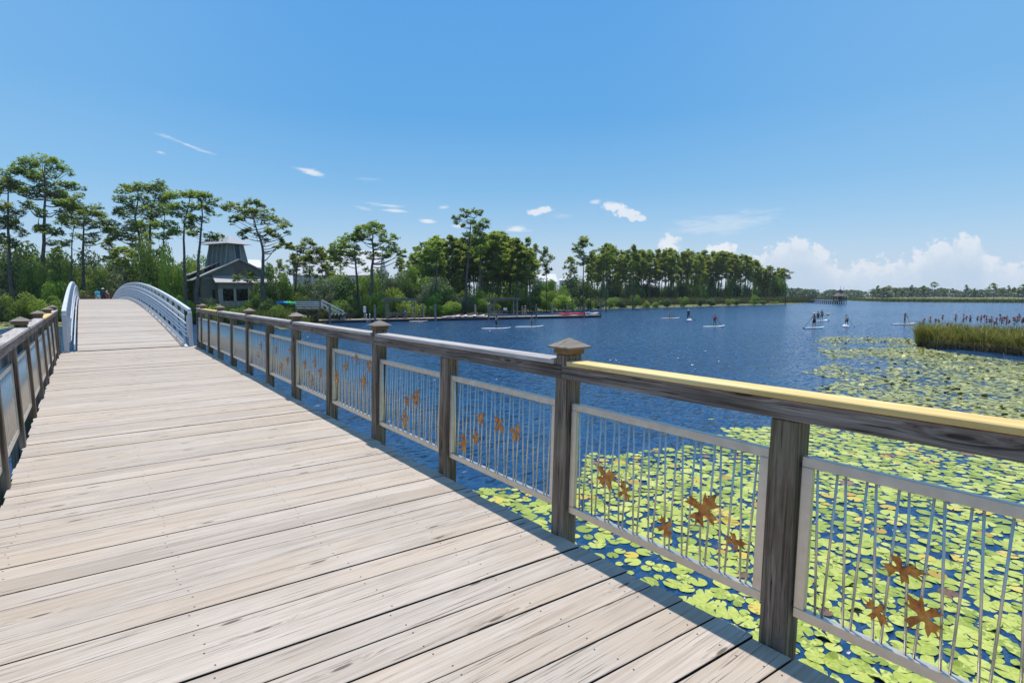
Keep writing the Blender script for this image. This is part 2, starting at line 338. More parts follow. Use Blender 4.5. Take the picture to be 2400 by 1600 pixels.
def tag(o, label=None, cat=None, group=None, kind=None):
    for k, v in (('label', label), ('category', cat), ('group', group), ('kind', kind)):
        if v: o[k] = v
    return o
def thing(name, loc, label, cat, group=None, rz=0.0):
    o = bpy.data.objects.new(name, None); COL.objects.link(o); o.empty_display_size = .2
    o.location = loc; o.rotation_euler = (0, 0, rz); return tag(o, label, cat, group)
def part(name, mb, mat, parent, off=None, smooth=False, bevel=0, label=None):
    me = mb.mesh(name, mat, off, smooth); o = bpy.data.objects.new(name, me); COL.objects.link(o); o.parent = parent
    if bevel:
        b = o.modifiers.new('bevel', 'BEVEL'); b.width = bevel; b.segments = 1; b.limit_method = 'ANGLE'; b.angle_limit = radians(40)
    if label: o['label'] = label
    return o
def solo(name, mb, mat, loc=(0, 0, 0), smooth=False, bevel=0, **tags):
    o = part(name, mb, mat, None, loc, smooth, bevel); o.location = loc; return tag(o, **tags)
def dup(root, loc=None, rz=None, scale=None, label=None, group=None):
    c = root.copy(); COL.objects.link(c)
    if loc is not None: c.location = loc
    if rz is not None: c.rotation_euler = (0, 0, rz)
    if scale is not None: c.scale = scale if hasattr(scale, '__len__') else (scale,) * 3
    if label: c['label'] = label
    if group: c['group'] = group
    for ch in list(root.children):
        d = ch.copy(); COL.objects.link(d); d.parent = c
        for g in list(ch.children):
            k = g.copy(); COL.objects.link(k); k.parent = d
    return c
# ================================================================ BOARDWALK
M['dirt_shade'] = plain('dirty_shaded_board_edge', (.035, .028, .024), .9, 0, .4, 8)  # dirty board sides, painted near black to put gap shade into the colour
def edge_r(y): return 2.368 + .0145 * y
EDGE_L = -.575
bw = thing('boardwalk', (0.9, 8, 0), 'weathered grey plank deck of the boardwalk between its two railings', 'boardwalk')
BW = Vector((0.9, 8, 0))
deck = MB(); nails = MB()
def board(mb, y0, w, xl, xr, z, dz, skew, rr, seg=7, ch=.0025, gapj=.002, th=.04):
    rg = []
    j = [R.uniform(-gapj, gapj) for _ in range(2 * (seg + 1))]
    for i in range(seg + 1):
        x = xl + (xr - xl) * i / seg; a = y0 - skew * x + j[2 * i]; b = y0 + w - skew * x + j[2 * i + 1]
        zt = z(x, a) + dz; zu = z(x, b) + dz
        rg.append([(x, a, zt - th), (x, a, zt - ch), (x, a + ch, zt), (x, b - ch, zu), (x, b, zu - ch), (x, b, zu - th)])
    b = len(mb.v); mb.v.extend(tuple(q) for g in rg for q in g)
    for i in range(seg):
        for k in range(6):
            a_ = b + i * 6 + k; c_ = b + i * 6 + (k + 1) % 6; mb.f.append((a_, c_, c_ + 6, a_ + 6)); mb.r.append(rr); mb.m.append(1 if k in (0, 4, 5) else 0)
    mb.f.append(tuple(b + k for k in range(5, -1, -1))); mb.f.append(tuple(b + seg * 6 + k for k in range(6))); mb.r += [rr, rr]; mb.m += [0, 0]
y = -3.0
while y < 19.12:
    w = .181 + R.uniform(-.003, .003); sk = .075 - .045 * min(1, max(0, (y - 1) / 8))
    yy = y + sk * .9
    dz = R.uniform(-.003, .003)
    xr = edge_r(y) - R.uniform(-.012, .018); xl = EDGE_L + R.uniform(-.015, .012)
    board(deck, yy, w, xl, xr, lambda x, q: 0.0, dz, sk, R.random())
    if y < 9:
        for jx in (-.45, .35, 1.15, 1.75, 2.22):
            for q in (.035, w - .035):
                cx = jx + R.uniform(-.025, .025); cy = yy + q - sk * cx + R.uniform(-.008, .008); rr = .0048
                nails.poly([(cx + rr * cos(k * pi / 3), cy + rr * sin(k * pi / 3), dz + .0012) for k in range(6)])
    y += w + (.0068 if R.random() < .65 else .0105)
part('plank_deck', deck, ['deck', 'dirt_shade'], bw, BW)
n_ = part('nails', nails, 'nail', bw, BW); n_['kind'] = 'stuff'
for s, xx in (('r', 0), ('l', 1)):
    b = MB()
    if xx == 0:
        T = lambda n, yq, z: (edge_r(yq) - .06 + n, yq, z)
        b.box(0, .045, -3, 19.1, -.29, -.042, None, T)
    else: b.box(EDGE_L + .012, EDGE_L + .057, -3, 19.1, -.29, -.042)
    part('edge_joist', b, 'under', bw, BW)
b = MB()
for x in (.2, .9, 1.6): b.box(x, x + .05, -3, 19.05, -.29, -.042)
part('joists', b, 'under', bw, BW)
for yq in (-2, 2.4, 6.8, 11.2, 15.6, 18.9):
    b = MB(); b.box(EDGE_L + .1, edge_r(yq) - .1, yq, yq + .2, -.55, -.292); part('cross_beam', b, 'under', bw, BW)
    for x in (-.2, 1.95):
        b = MB(); b.tube([(x, yq + .1, -5), (x, yq + .1, -.553)], .15, 10); part('piling', b, 'pier', bw, BW)

# oak leaf: stalk, narrow waist, long pointed side lobes set unevenly, long tip
LEAFP = [(0, -.72), (.03, -.48), (.10, -.40), (.34, -.55), (.28, -.34), (.24, -.22), (.10, -.16), (.13, -.02), (.30, .04), (.62, .00), (.76, -.10), (.66, .10), (.74, .22), (.44, .26), (.18, .20), (.15, .36), (.26, .50), (.36, .74), (.18, .62), (.09, .80), (.02, 1.05),
         (-.08, .78), (-.20, .66), (-.44, .80), (-.34, .58), (-.18, .42), (-.16, .28), (-.40, .32), (-.66, .30), (-.58, .16), (-.72, .02), (-.40, .06), (-.15, .02), (-.11, -.16), (-.26, -.24), (-.40, -.44), (-.22, -.38), (-.06, -.44), (-.03, -.50)]
def leaf_ornament(mb, c, ux, uz, nrm, size, ang, seed):
    rr = random.Random(seed); sx = rr.uniform(.8, 1.1); bend = rr.uniform(-.25, .25)
    def P(u, v, off):
        u2 = u * sx + bend * v * v; a = u2 * cos(ang) - v * sin(ang); b = u2 * sin(ang) + v * cos(ang)
        curl = .16 * (abs(u) ** 1.5) - .05 * v * v
        return c + ux * (a * size) + uz * (b * size) + nrm * (off + curl * size)
    n = len(LEAFP); f = [P(u, v, .0022) for u, v in LEAFP]; k = [P(u, v, -.0022) for u, v in LEAFP]
    cf = P(0, .05, .004); ck = P(0, .05, -.001)
    vs = f + k + [cf, ck]; fs = []
    for i in range(n):
        j = (i + 1) % n; fs.append((i, j, 2 * n)); fs.append((n + j, n + i, 2 * n + 1)); fs.append((j, i, n + i, n + j))
    mb.add(vs, fs)

class Rail:
    """One railing: u = distance along the bridge, n = outward from the inner face, z = up; posts lean slightly outward."""
    def __init__(s, x0, slope, sgn, lean): s.x0, s.sl, s.sg, s.le = x0, slope, sgn, lean
    def T(s, n, y, z): return (s.x0 + s.sl * y + s.sg * (n + s.le * z), y, z)
    def box(s, mb, n0, n1, y0, y1, z0, z1, rnd=None):
        p = [(n0, y0, z0), (n1, y0, z0), (n1, y1, z0), (n0, y1, z0), (n0, y0, z1), (n1, y0, z1), (n1, y1, z1), (n0, y1, z1)]
        p = [s.T(*q) for q in p]
        if s.sg < 0: p = [p[1], p[0], p[3], p[2], p[5], p[4], p[7], p[6]]
        mb.hexa(p, rnd)
PW = .122
def build_rail(rl, root, off, posts, yellow, leaves, near_idx):
    """posts: list of (y, capped) from near to far."""
    for i, (y, capd) in enumerate(posts):
        mb = MB(); rl.box(mb, 0, PW, y, y + PW, -.62, 1.205 if capd == 1 else (1.043 if capd == 0 else 1.24), R.random())
        po = part('post', mb, 'post', root, off, bevel=.006)
        if capd == 1:
            c = MB(); rl.box(c, -.012, PW + .012, y - .012, y + PW + .012, 1.207, 1.243); part('cap_collar', c, 'collar', po, off, bevel=.004)
            c = MB(); h = .042
            base = [rl.T(*q) for q in ((-h, y - h, 1.245), (PW + h, y - h, 1.245), (PW + h, y + PW + h, 1.245), (-h, y + PW + h, 1.245))]
            up_ = [rl.T(*q) for q in ((-h, y - h, 1.256), (PW + h, y - h, 1.256), (PW + h, y + PW + h, 1.256), (-h, y + PW + h, 1.256))]
            apex = rl.T(PW / 2, y + PW / 2, 1.312)
            fs = [(3, 2, 1, 0)] + [(k, (k + 1) % 4, 4 + (k + 1) % 4, 4 + k) for k in range(4)] + [(4 + k, 4 + (k + 1) % 4, 8) for k in range(4)]
            if rl.sg < 0: fs = [tuple(reversed(f)) for f in fs]
            c.add(base + up_ + [apex], fs); part('post_cap', c, 'postcap', po, off)
        if capd == 2:
            c = MB(); rl.box(c, -.004, PW + .004, y - .004, y + PW + .004, 1.242, 1.256); part('end_cap', c, 'new', po, off)
        for z in (.845, .215):
            b = MB(); q = rl.T(.055, y - .004, z); b.tube([(q[0], y - .014, q[2]), (q[0], y + .001, q[2])], .011, 8); part('bolt', b, 'nail', po, off)
    caps = [p[0] for p in posts if p[1]]
    # long 2x4 under the cap board, one length per pair of bays, and the cap board between capped posts
    for k in range(len(caps) - 1):
        y0, y1 = caps[k] + PW * .5, caps[k + 1] + PW * .5
        mb = MB(); rl.box(mb, -.006, .034, y0 + .0015, y1 - .0015, 1.045, 1.135, R.random()); part('rail_beam', mb, 'beam', root, off, bevel=.004)
        mb = MB(); ya, yb = caps[k] + PW * (1.003), caps[k + 1] - .003
        if k in yellow: rl.box(mb, -.028, .115, ya - .10, yb, 1.137, 1.172, R.random())
        else: rl.box(mb, -.022, .118, ya, yb, 1.137, 1.172, R.random())
        if k in yellow:
            mb = MB(); rl.box(mb, -.024, .112, ya, yb, 1.137, 1.167, R.random())
        part('rail_cap_board', mb, 'new' if k in yellow else 'cap', root, off, bevel=.005,
             label='new unweathered yellow pine rail board' if k in yellow else None)
    # metal panels
    for i in range(len(posts) - 1):
        ya, yb = posts[i][0] + PW + .012, posts[i + 1][0] - .012
        if yb - ya < .3: continue
        z0, z1, t = .165, .893, .046; n0, n1 = .030, .062
        mb = MB()
        rl.box(mb, n0, n1, ya, yb, z1 - t, z1); rl.box(mb, n0, n1, ya, yb, z0, z0 + t)
        rl.box(mb, n0, n1, ya, ya + t, z0 + t, z1 - t); rl.box(mb, n0, n1, yb - t, yb, z0 + t, z1 - t)
        pa = part('metal_panel', mb, 'frame', root, off, bevel=.003)
        a, b = ya + t, yb - t; L = b - a; n = max(3, round(L / .116)); pt = L / n; zc = (n0 + n1) / 2
        allr = MB()
        for k in range(n):
            for q in (0, 1):
                yc = a + pt * (k + .5); lo = (-.014 if q == 0 else .014); hi = (pt * .36) * (-1 if q == 0 else 1)
                mb = allr if i not in near_idx else MB()
                mb.tube([rl.T(zc, yc + lo, z0 + t - .01), rl.T(zc, yc + hi, z1 - t + .01)], .0052, 6)
                if i in near_idx: part('rod', mb, 'rod', pa, off, smooth=True)
        if i not in near_idx: part('rods', allr, 'rod', pa, off, smooth=True)
        if i in leaves:
            c0 = Vector(rl.T(zc, ya, .5)); c1 = Vector(rl.T(zc, yb, .5)); ux = (c1 - c0).normalized(); nrm = Vector((-rl.sg, -rl.sl * -rl.sg, 0)).normalized()
            uz = Vector((rl.sg * rl.le, 0, 1)).normalized()
            for q, (px, py, size, ang) in enumerate(leaves[i]):
                r = ray(px, py); P0 = c0 + nrm * .010
                tt = (P0 - CAM).dot(nrm) / r.dot(nrm); c = CAM + r * tt
                mb = MB(); leaf_ornament(mb, c, ux, uz, nrm, size * .84, ang, i * 31 + q)
                part('leaf_ornament', mb, 'rust', pa, off)

RR = Rail(2.368, .0145, 1, .033)
ry = [-1.86, -.39, 1.07, 2.53, 4.06, 5.56, 7.07, 8.70, 10.33, 11.99, 13.60, 15.26, 16.75, 18.05, 18.80]
posts = []
for i, y_ in enumerate(ry): posts.append((y_, 2 if i == len(ry) - 1 else (1 if i % 2 == 1 and i < 14 else 0)))
rail_r = thing('boardwalk_railing', (2.42, 8, 0), 'right hand wooden railing with metal rod panels and rusty leaf ornaments beside lily pads', 'railing', 'boardwalk railings')
OR = Vector((2.42, 8, 0))
leaves = {
    1: [(2104, 1332, .110, 1.25), (2050, 1427, .085, 2.2), (2172, 1452, .118, -.7)],
    2: [(1417, 1121, .125, .9), (1466, 1155, .095, -.6), (1557, 1228, .10, 2.6), (1644, 1200, .165, .5), (1718, 1268, .09, 1.4)],
    3: [(1126, 983, .09, .5), (1087, 1032, .13, 2.9), (1115, 1030, .09, .2), (1172, 997, .12, -.8), (1209, 1019, .12, .4)],
    4: [(953, 941, .085, .8), (975, 937, .14, .2), (948, 978, .13, 3.0)],
    5: [(810, 862, .12, .3), (789, 880, .13, 2.5), (853, 897, .15, .1), (865, 861, .12, .7), (834, 843, .08, .1)],
    6: [(715, 855, .12, .4), (738, 850, .13, .0), (724, 876, .08, 2.), (751, 876, .12, .5), (732, 890, .13, 3.0)],
    7: [(647, 821, .12, .3), (680, 822, .1, .2), (659, 857, .14, 2.9), (674, 847, .12, .5)],
    8: [(612, 813, .14, .4), (605, 830, .10, 2.4)],
}
build_rail(RR, rail_r, OR, posts, {0, 5}, leaves, (1, 2, 3, 4, 5))
RL = Rail(-.562, .0008, -1, .022)
ly = [-1.9, -.3, 1.25, 2.83, 4.42, 5.99, 7.54, 9.26, 10.93, 12.62, 14.22, 15.81, 17.45, 18.45, 19.05]
postsl = [(y_, 2 if i == len(ly) - 1 else (1 if i % 2 == 1 and i < 14 else 0)) for i, y_ in enumerate(ly)]
rail_l = thing('boardwalk_railing', (-.6, 8, 0), 'left hand wooden railing with four pyramid caps in view, before the dense dark trees', 'railing', 'boardwalk railings')
build_rail(RL, rail_l, Vector((-.6, 8, 0)), postsl, {4}, {}, (4, 5))

# ================================================================ ARCHED BRIDGE
Y0, Y1, YC, HC = 19.2, 73.0, 46.0, 1.22
def arch(y):
    q = (y - YC) / 27.0; return HC * max(0, 1 - q * q) ** 1.0 - (.0 if abs(q) < 1 else .02)
ab = thing('arched_bridge', (1.0, YC, 0), 'arched footbridge with pale blue-white metal side trusses and a plank deck', 'bridge')
OB = Vector((1.0, YC, 0))
mb = MB(); y = Y0 + .02
while y < Y1:
    w = .176; board(mb, y, w, -.20, 2.34, lambda x, q: arch(q), R.uniform(-.003, .003), .012, R.random(), seg=3)
    y += w + .008
part('plank_deck', mb, ['deck_far', 'dirt_shade'], ab, OB)
def curve(mb, x0, x1, z0, z1, ya=Y0, yb=Y1, n=46):
    rg = []
    for i in range(n + 1):
        y = ya + (yb - ya) * i / n; a = arch(y)
        rg.append([(x0, y, a + z0), (x1, y, a + z0), (x1, y, a + z1), (x0, y, a + z1)])
    mb.rings(rg)
for sg, xo in ((1, 2.535), (-1, -.435)):
    X = lambda a, b: (xo + sg * a, xo + sg * b) if sg > 0 else (xo + sg * b, xo + sg * a)
    def cpart(name, a, b, z0, z1, **k):
        mb = MB(); x0, x1 = X(a, b); curve(mb, x0, x1, z0, z1, **k); return part(name, mb, 'white', ab, OB, bevel=.006)
    tc_ = cpart('top_chord', -.05, .05, 1.02, 1.12)
    cpart('bottom_chord', -.05, .05, -.34, -.18)
    cpart('handrail_plate', -.155, -.13, .83, .92)
    cpart('toe_plate', -.19, -.165, .03, .20)
    for z in (.66, .53, .40, .28): cpart('rail_tube', -.128, -.098, z, z + .04)
    yv = Y0
    k = 0
    while yv < Y1 + .01:
        a = arch(yv); mb = MB(); w = .05 if 0 < k < 36 else .055
        x0, x1 = X(-w, w) if k in (0, 36) else X(-.038, .038)
        mb.box(x0, x1, yv - .04 - (.02 if k == 0 else 0), yv + .04, a - .18 if k else -.4, a + 1.018)
        part('end_post' if k in (0, 36) else 'vertical', mb, 'white', ab, OB, bevel=.005)
        mb = MB(); x0, x1 = X(-.10, -.04); mb.box(x0, x1, yv - .015, yv + .015, a + .25, a + .92); part('bracket', mb, 'white', ab, OB)
        yv += (Y1 - Y0) / 36; k += 1
for yb in (19.5, 72.5):
    mb = MB(); mb.box(-.6, 2.75, yb, yb + .5, -.62, -.35)
    for x in (-.3, 1.05, 2.4): mb.tube([(x, yb + .25, -5), (x, yb + .25, -.62)], .17, 10)
    part('pile_bent', mb, 'pier', ab, OB)
# ================================================================ WATER AND LAND
mb = MB(); mb.quad((-700, -250, WZ), (1050, -250, WZ), (1050, 1100, WZ), (-700, 1100, WZ), 0)
solo('lake', mb, 'water', kind='structure')
def strip_land(name, shore, rows, far_pts=None):
    """shore: points on the water plane left to right (seen from the camera); rows: (distance inland, z)."""
    mb = MB(); n = len(shore); P = [Vector((p.x, p.y, 0)) for p in shore]; vs = []
    for d, z in rows:
        for i, p in enumerate(P):
            out = (p - Vector((0, 0, 0))).normalized(); q = p + out * d; vs.append((q.x, q.y, z))
    fs = []
    for j in range(len(rows) - 1):
        for i in range(n - 1): a = j * n + i; fs.append((a, a + 1, a + 1 + n, a + n))
    mb.add(vs, fs, .5); return solo(name, mb, 'ground', kind='structure')
SH = [(-1500, 800), (-600, 768), (-200, 757), (0, 753), (150, 752), (300, 752), (420, 755), (520, 758), (600, 760), (690, 762), (735, 757), (775, 748), (830, 746), (900, 745), (1000, 742),
      (1060, 738), (1150, 729), (1230, 723), (1300, 720), (1400, 718), (1500, 716), (1600, 714), (1700, 712.5), (1800, 711), (1860, 709.8), (1900, 708.6)]
shore = [G(*p) for p in SH]
strip_land('lake_shore', shore, [(-1.5, -2.95), (0, -2.66), (3, -2.35), (12, -1.6), (30, -1.0), (60, -.6)])
tipP = shore[-1]
SHF = [(1300, 701), (1700, 701), (1850, 701.5), (1950, 702), (1990, 703.4), (2010, 705.2), (2080, 707.3), (2200, 708.4), (2400, 709.7), (2700, 712), (3300, 718), (4200, 722)]
shoref = [G(*p) for p in SHF]
strip_land('far_shore', shoref, [(-2, -2.9), (0, -2.66), (8, -2.3), (60, -1.8), (250, -1.0), (420, -.5)])
# land behind the near shore: inland ground that reaches the horizon on the left
inl = [(Vector((p.x, p.y, 0)) + Vector((p.x, p.y, 0)).normalized() * 58) for p in shore]
mb = MB(); vs = []; 
for d, z in ((0, -.75), (120, -.4), (420, .2)):
    for p in inl[:18]: q = p + p.normalized() * d; vs.append((q.x, q.y, z))
fs = [(j * 18 + i, j * 18 + i + 1, (j + 1) * 18 + i + 1, (j + 1) * 18 + i) for j in range(2) for i in range(17)]
mb.add(vs, fs, .5); solo('inland_ground', mb, 'ground', kind='structure')

# ================================================================ LILY PADS
def inpoly(x, y, P):
    c = False; n = len(P)
    for i in range(n):
        x1, y1 = P[i]; x2, y2 = P[i - 1]
        if (y1 > y) != (y2 > y) and x < (x2 - x1) * (y - y1) / (y2 - y1) + x1: c = not c
    return c
def gp(pts): return [(G(*p).x, G(*p).y) for p in pts]
NEAR = gp([(1090, 1152), (1190, 1140), (1330, 1172), (1372, 1100), (1375, 1062), (1450, 1070), (1560, 1047), (1740, 1047), (1690, 1004), (1830, 1003), (1960, 985), (2090, 955), (2400, 960)]) + \
       [(22, 1.5), (22, -9), (2.9, -9), (2.75, 2), (2.9, 6.5)]
FAR = gp([(1690, 1004), (1830, 1003), (1960, 985), (2090, 955), (1960, 930), (1905, 912), (1975, 893), (1880, 872), (1955, 850), (1915, 820), (1900, 802), (1935, 790), (2060, 783), (2160, 786), (2168, 818), (2300, 836), (2400, 848)]) + [(60, -6), (40, -14), (22, -9), (22, 1.5)]
SPARSE = gp([(1500, 1030), (1640, 985), (1780, 930), (1820, 880), (1880, 800), (1960, 790), (2000, 900), (1900, 1010), (1600, 1050)])
def padmesh(r, seed, n=16, curl=.012, fold=0.0):
    rr = random.Random(seed); notch = rr.uniform(.10, .22); mb = MB(); pts = [Vector((0.0, 0.0, 0))]
    sx = rr.uniform(.9, 1.06)
    top = []
    for k in range(n + 1):
        t = notch + (2 * pi - 2 * notch) * k / n
        q = r * (1 + rr.uniform(-.03, .03)) * (1.0 if 0 < k < n else .96)
        lift = max(0, cos(t - 2.4)) ** 5 * fold
        top.append(Vector((q * cos(t) * sx * (1 - .25 * lift), q * sin(t) * (1 - .25 * lift), curl * rr.uniform(-.5, 1.2) * (r / .12) + lift * .42)))
    mid = [Vector((p.x * .55, p.y * .55, -.002)) for p in top]
    c = Vector((r * .03, 0, -.003)); vs = top + mid + [c]; fs = []; N = n + 1
    for k in range(n): fs.append((k, k + 1, N + k + 1, N + k)); fs.append((N + k, N + k + 1, 2 * N))
    fs = [tuple(reversed(f)) for f in fs]
    # thin underside so the leaf has a thickness
    vs2 = vs + [Vector((p.x, p.y, p.z - .004)) for p in top]; b = len(vs)
    for k in range(n): fs.append((b + k, b + k + 1, k + 1, k))
    for f in fs[:2 * n]: mb.add([vs2[i] for i in f], [tuple(range(len(f)))], min(1, max(0, .5 + rr.uniform(-.22, .22))))
    mb.add(vs2, fs[2 * n:], .1); return mb
rl = random.Random(11)
grid = {}
def try_pad(x, y, r, ov):
    cs = .3; i, j = int(x // cs), int(y // cs)
    for a in range(i - 2, i + 3):
        for b in range(j - 2, j + 3):
            for (px, py, pr) in grid.get((a, b), ()):
                if (px - x) ** 2 + (py - y) ** 2 < ((pr + r) * ov) ** 2: return False
    grid.setdefault((i, j), []).append((x, y, r)); return True
pads = []
def clumpnoise(x, y): return .5 + .25 * sin(x * .9 + 1.3 * sin(y * .7)) + .25 * sin(y * 1.1 + 1.7 * sin(x * .5 + 1))
for k in range(90000):
    x = rl.uniform(2.6, 22); y = rl.uniform(-9, 14)
    if not inpoly(x, y, NEAR): continue
    cn = clumpnoise(x, y)
    if rl.random() > .42 + 1.1 * cn: continue
    r = rl.uniform(.115, .178) if rl.random() < .8 else rl.uniform(.06, .10)
    if try_pad(x, y, r, .735 if cn > .30 else .86): pads.append((x, y, r))
# a few stragglers off the edge of the patch
for k in range(110):
    p = (rl.uniform(1100, 1800), rl.uniform(930, 1120)); g = G(*p)
    if inpoly(g.x, g.y, SPARSE) and rl.random() < .35:
        r = rl.uniform(.08, .12)
        if try_pad(g.x, g.y, r, 1.0): pads.append((g.x, g.y, r))
def vis(p):
    v = Vector((p[0], p[1], WZ)) - CAM; d = v.dot(FW)
    if d < .3: return None
    sx = 1200 + F * v.dot(RT) / d; sy = 800 - F * v.dot(UP) / d
    if not (-20 < sx < 2420 and 0 < sy < 1620): return None
    if p[0] < 2.9 and False: return None
    return d
scored = sorted([(vis(p) / p[2], p) for p in pads if vis(p) is not None], key=lambda q: q[0])
rest = [p for p in pads if vis(p) is None]
PADV = [[padmesh(1.0, 40 + k, 18, .006, 0.0 if k < 6 else .8).mesh('lily_pad', mt) for k in range(8)] for mt in ('pad', 'pad_y', 'pad_r')]
for q, (d, p) in enumerate(scored[:290]):
    t = rl.random(); kind = 0 if t < .93 else (1 if t < .99 else 2)
    me = PADV[kind][rl.choice((0, 1, 2, 3, 4, 5, 0, 1, 2, 3, 4, 5, 6, 7))]
    o = bpy.data.objects.new('lily_pad', me); COL.objects.link(o)
    o.location = (p[0], p[1], WZ + .006 + .004 * rl.random()); o.scale = (p[2], p[2], p[2] * 1.0); o.rotation_euler = (rl.uniform(-.05, .05), rl.uniform(-.05, .05), rl.uniform(0, 6.28))
    tag(o, ('round yellow-green lily pad with a notch, floating below the boardwalk railing', 'golden yellow lily pad floating among the green pads below the railing', 'brown withered lily pad floating among the green pads below the railing')[kind],
        'lily pad', ('green lily pads near the railing', 'yellow lily pads near the railing', 'brown lily pads near the railing')[kind])
mbs = [MB(), MB(), MB()]
def stamp(mb, x, y, z, r, tilt, n, seed):
    rr = random.Random(seed); a = rr.uniform(0, 6.28); no = rr.uniform(.12, .25)
    ta = rr.uniform(0, 6.28); tx, ty = tilt * cos(ta), tilt * sin(ta)
    pts = [(x, y, z)]
    for k in range(n + 1):
        t = a + no + (2 * pi - 2 * no) * k / n; u = r * cos(t); v = r * sin(t); pts.append((x + u, y + v, z + u * tx + v * ty + r * .03 * rr.uniform(-.5, 1)))
    b = [(0, k, k + 1) for k in range(1, n + 1)]
    mb.add(pts, b, rr.random())
for q, p in enumerate([s_[1] for s_ in scored[290:]] + rest):
    t = rl.random(); kind = 0 if t < .93 else (1 if t < .99 else 2)
    stamp(mbs[kind], p[0], p[1], WZ + .006 + .006 * rl.random(), p[2], rl.uniform(0, .07), 14, q)
mbf = MB()
for k in range(190000):
    # sample evenly on the water, thinning with distance
    x = rl.uniform(8, 62); y = rl.uniform(-14, 27)
    if not inpoly(x, y, FAR): continue
    cn = clumpnoise(x * .45 + 3, y * .5)
    v = Vector((x, y, WZ)) - CAM; sx = 1200 + F * v.dot(RT) / v.dot(FW)
    c2 = clumpnoise(x * 1.6 + 1, y * 1.9 + 5)
    den = max(0, min(1, (.6 * cn + .4 * c2 - .12) * 1.3)) + (.16 if sx > 2080 else -.16); den *= min(1, max(.45, (sx - 1740) / 300))
    if rl.random() > den * .78: continue
    r = rl.uniform(.07, .125)
    up = rl.random() < .06
    stamp(mbf, x, y, WZ + .008 + .01 * rl.random() + (.04 if up else 0), r, rl.uniform(.3, .6) if up else rl.uniform(0, .08), 8, k)
mbf2 = MB()
LEFT = gp([(-300, 760), (0, 772), (60, 768), (150, 764), (150, 753), (0, 753.5), (-300, 757)])
STRIP = gp([(985, 743), (1050, 741.5), (1150, 736), (1260, 729.5), (1400, 724.6), (1500, 722), (1600, 719.7), (1700, 717), (1800, 714.4), (1850, 712.6), (1890, 710.4), (1860, 709.9), (1800, 711.2), (1700, 712.8), (1600, 714.4), (1500, 716.4), (1400, 718.4), (1300, 720.5), (1230, 723.5), (1150, 729.5), (1060, 738.4), (985, 742.3)])
L2 = gp([(660, 772), (745, 765), (775, 752), (735, 757.5), (690, 762.5), (640, 763)])
for P_, num in ((LEFT, 5000), (STRIP, 42000), (L2, 2500)):
    xs = [p[0] for p in P_]; ys = [p[1] for p in P_]; c = 0; tries = 0
    while c < num * .35 and tries < num * 12:
        tries += 1
        x = rl.uniform(min(xs), max(xs)); y = rl.uniform(min(ys), max(ys))
        if inpoly(x, y, P_): stamp(mbf2, x, y, WZ + .02, rl.uniform(.18, .32), rl.uniform(0, .15), 6, tries); c += 1
solo('lily_pad_carpet', mbs[0], 'pad', kind='stuff', label='carpet of green lily pads spreading over the water right of the boardwalk')
solo('yellow_lily_pads', mbs[1], 'pad_y', kind='stuff', label='scattered yellow lily pads within the green carpet')
solo('brown_lily_pads', mbs[2], 'pad_r', kind='stuff', label='scattered withered lily pads within the green carpet')
solo('far_lily_pads', mbf, 'pad_far', kind='stuff', label='field of distant pale lily pads in front of the tall reeds')
solo('shore_lily_pads', mbf2, 'pad_far', kind='stuff', label='pale band of lily pads along the wooded shore')

# ================================================================ TREES
def path_at(path, z):
    for i in range(len(path) - 1):
        a, b = path[i], path[i + 1]
        if a.z <= z <= b.z: return a.lerp(b, (z - a.z) / max(1e-6, b.z - a.z))
    return path[-1].copy() if z > path[-1].z else path[0].copy()
def tuft(mb, c, rr, size, n, rnd, flat=.75):
    for _ in range(n):
        t = rr.uniform(0, 2 * pi); e = rr.uniform(-.25, 1.0); d = Vector((cos(t) * sqrt(max(0, 1 - e * e * .8)), sin(t) * sqrt(max(0, 1 - e * e * .8)), e * flat)).normalized()
        s = Vector((-sin(t), cos(t), rr.uniform(-.5, .5))).normalized() * (size * rr.uniform(.16, .30)); L = size * rr.uniform(.7, 1.15)
        a = c + d * (size * .08); b = c + d * L
        mb.quad(a - s * .5, a + s * .5, b + s * .8, b - s * .8, min(1, max(0, rnd + rr.uniform(-.15, .15))))
def clump(mb, c, r, rr, flat=.78, size=.42, dens=1.0, tone=None):
    tone = rr.random() if tone is None else tone
    n = int(max(6, 30 * (r / 1.0) ** 2 * dens))
    for _ in range(n):
        while True:
            u = Vector((rr.uniform(-1, 1), rr.uniform(-1, 1), rr.uniform(-.8, 1)))
            if .15 < u.length < 1.0: break
        p = c + Vector((u.x * r, u.y * r, u.z * r * flat))
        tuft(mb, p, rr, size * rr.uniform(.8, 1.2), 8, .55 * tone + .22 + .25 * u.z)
def limb(mb, a, b, r0, rr, sag=.12):
    L = (b - a).length; pts = []; n = 5
    w = Vector((rr.uniform(-1, 1), rr.uniform(-1, 1), rr.uniform(-.6, .6))) * (L * .10)
    for i in range(n + 1):
        t = i / n; p = a.lerp(b, t) + w * sin(pi * t) + Vector((0, 0, -L * sag * sin(pi * t) * (1 - t)))
        pts.append(p)
    mb.tube(pts, [r0 * (1 - .75 * i / n) for i in range(n + 1)], 5, cap=False)
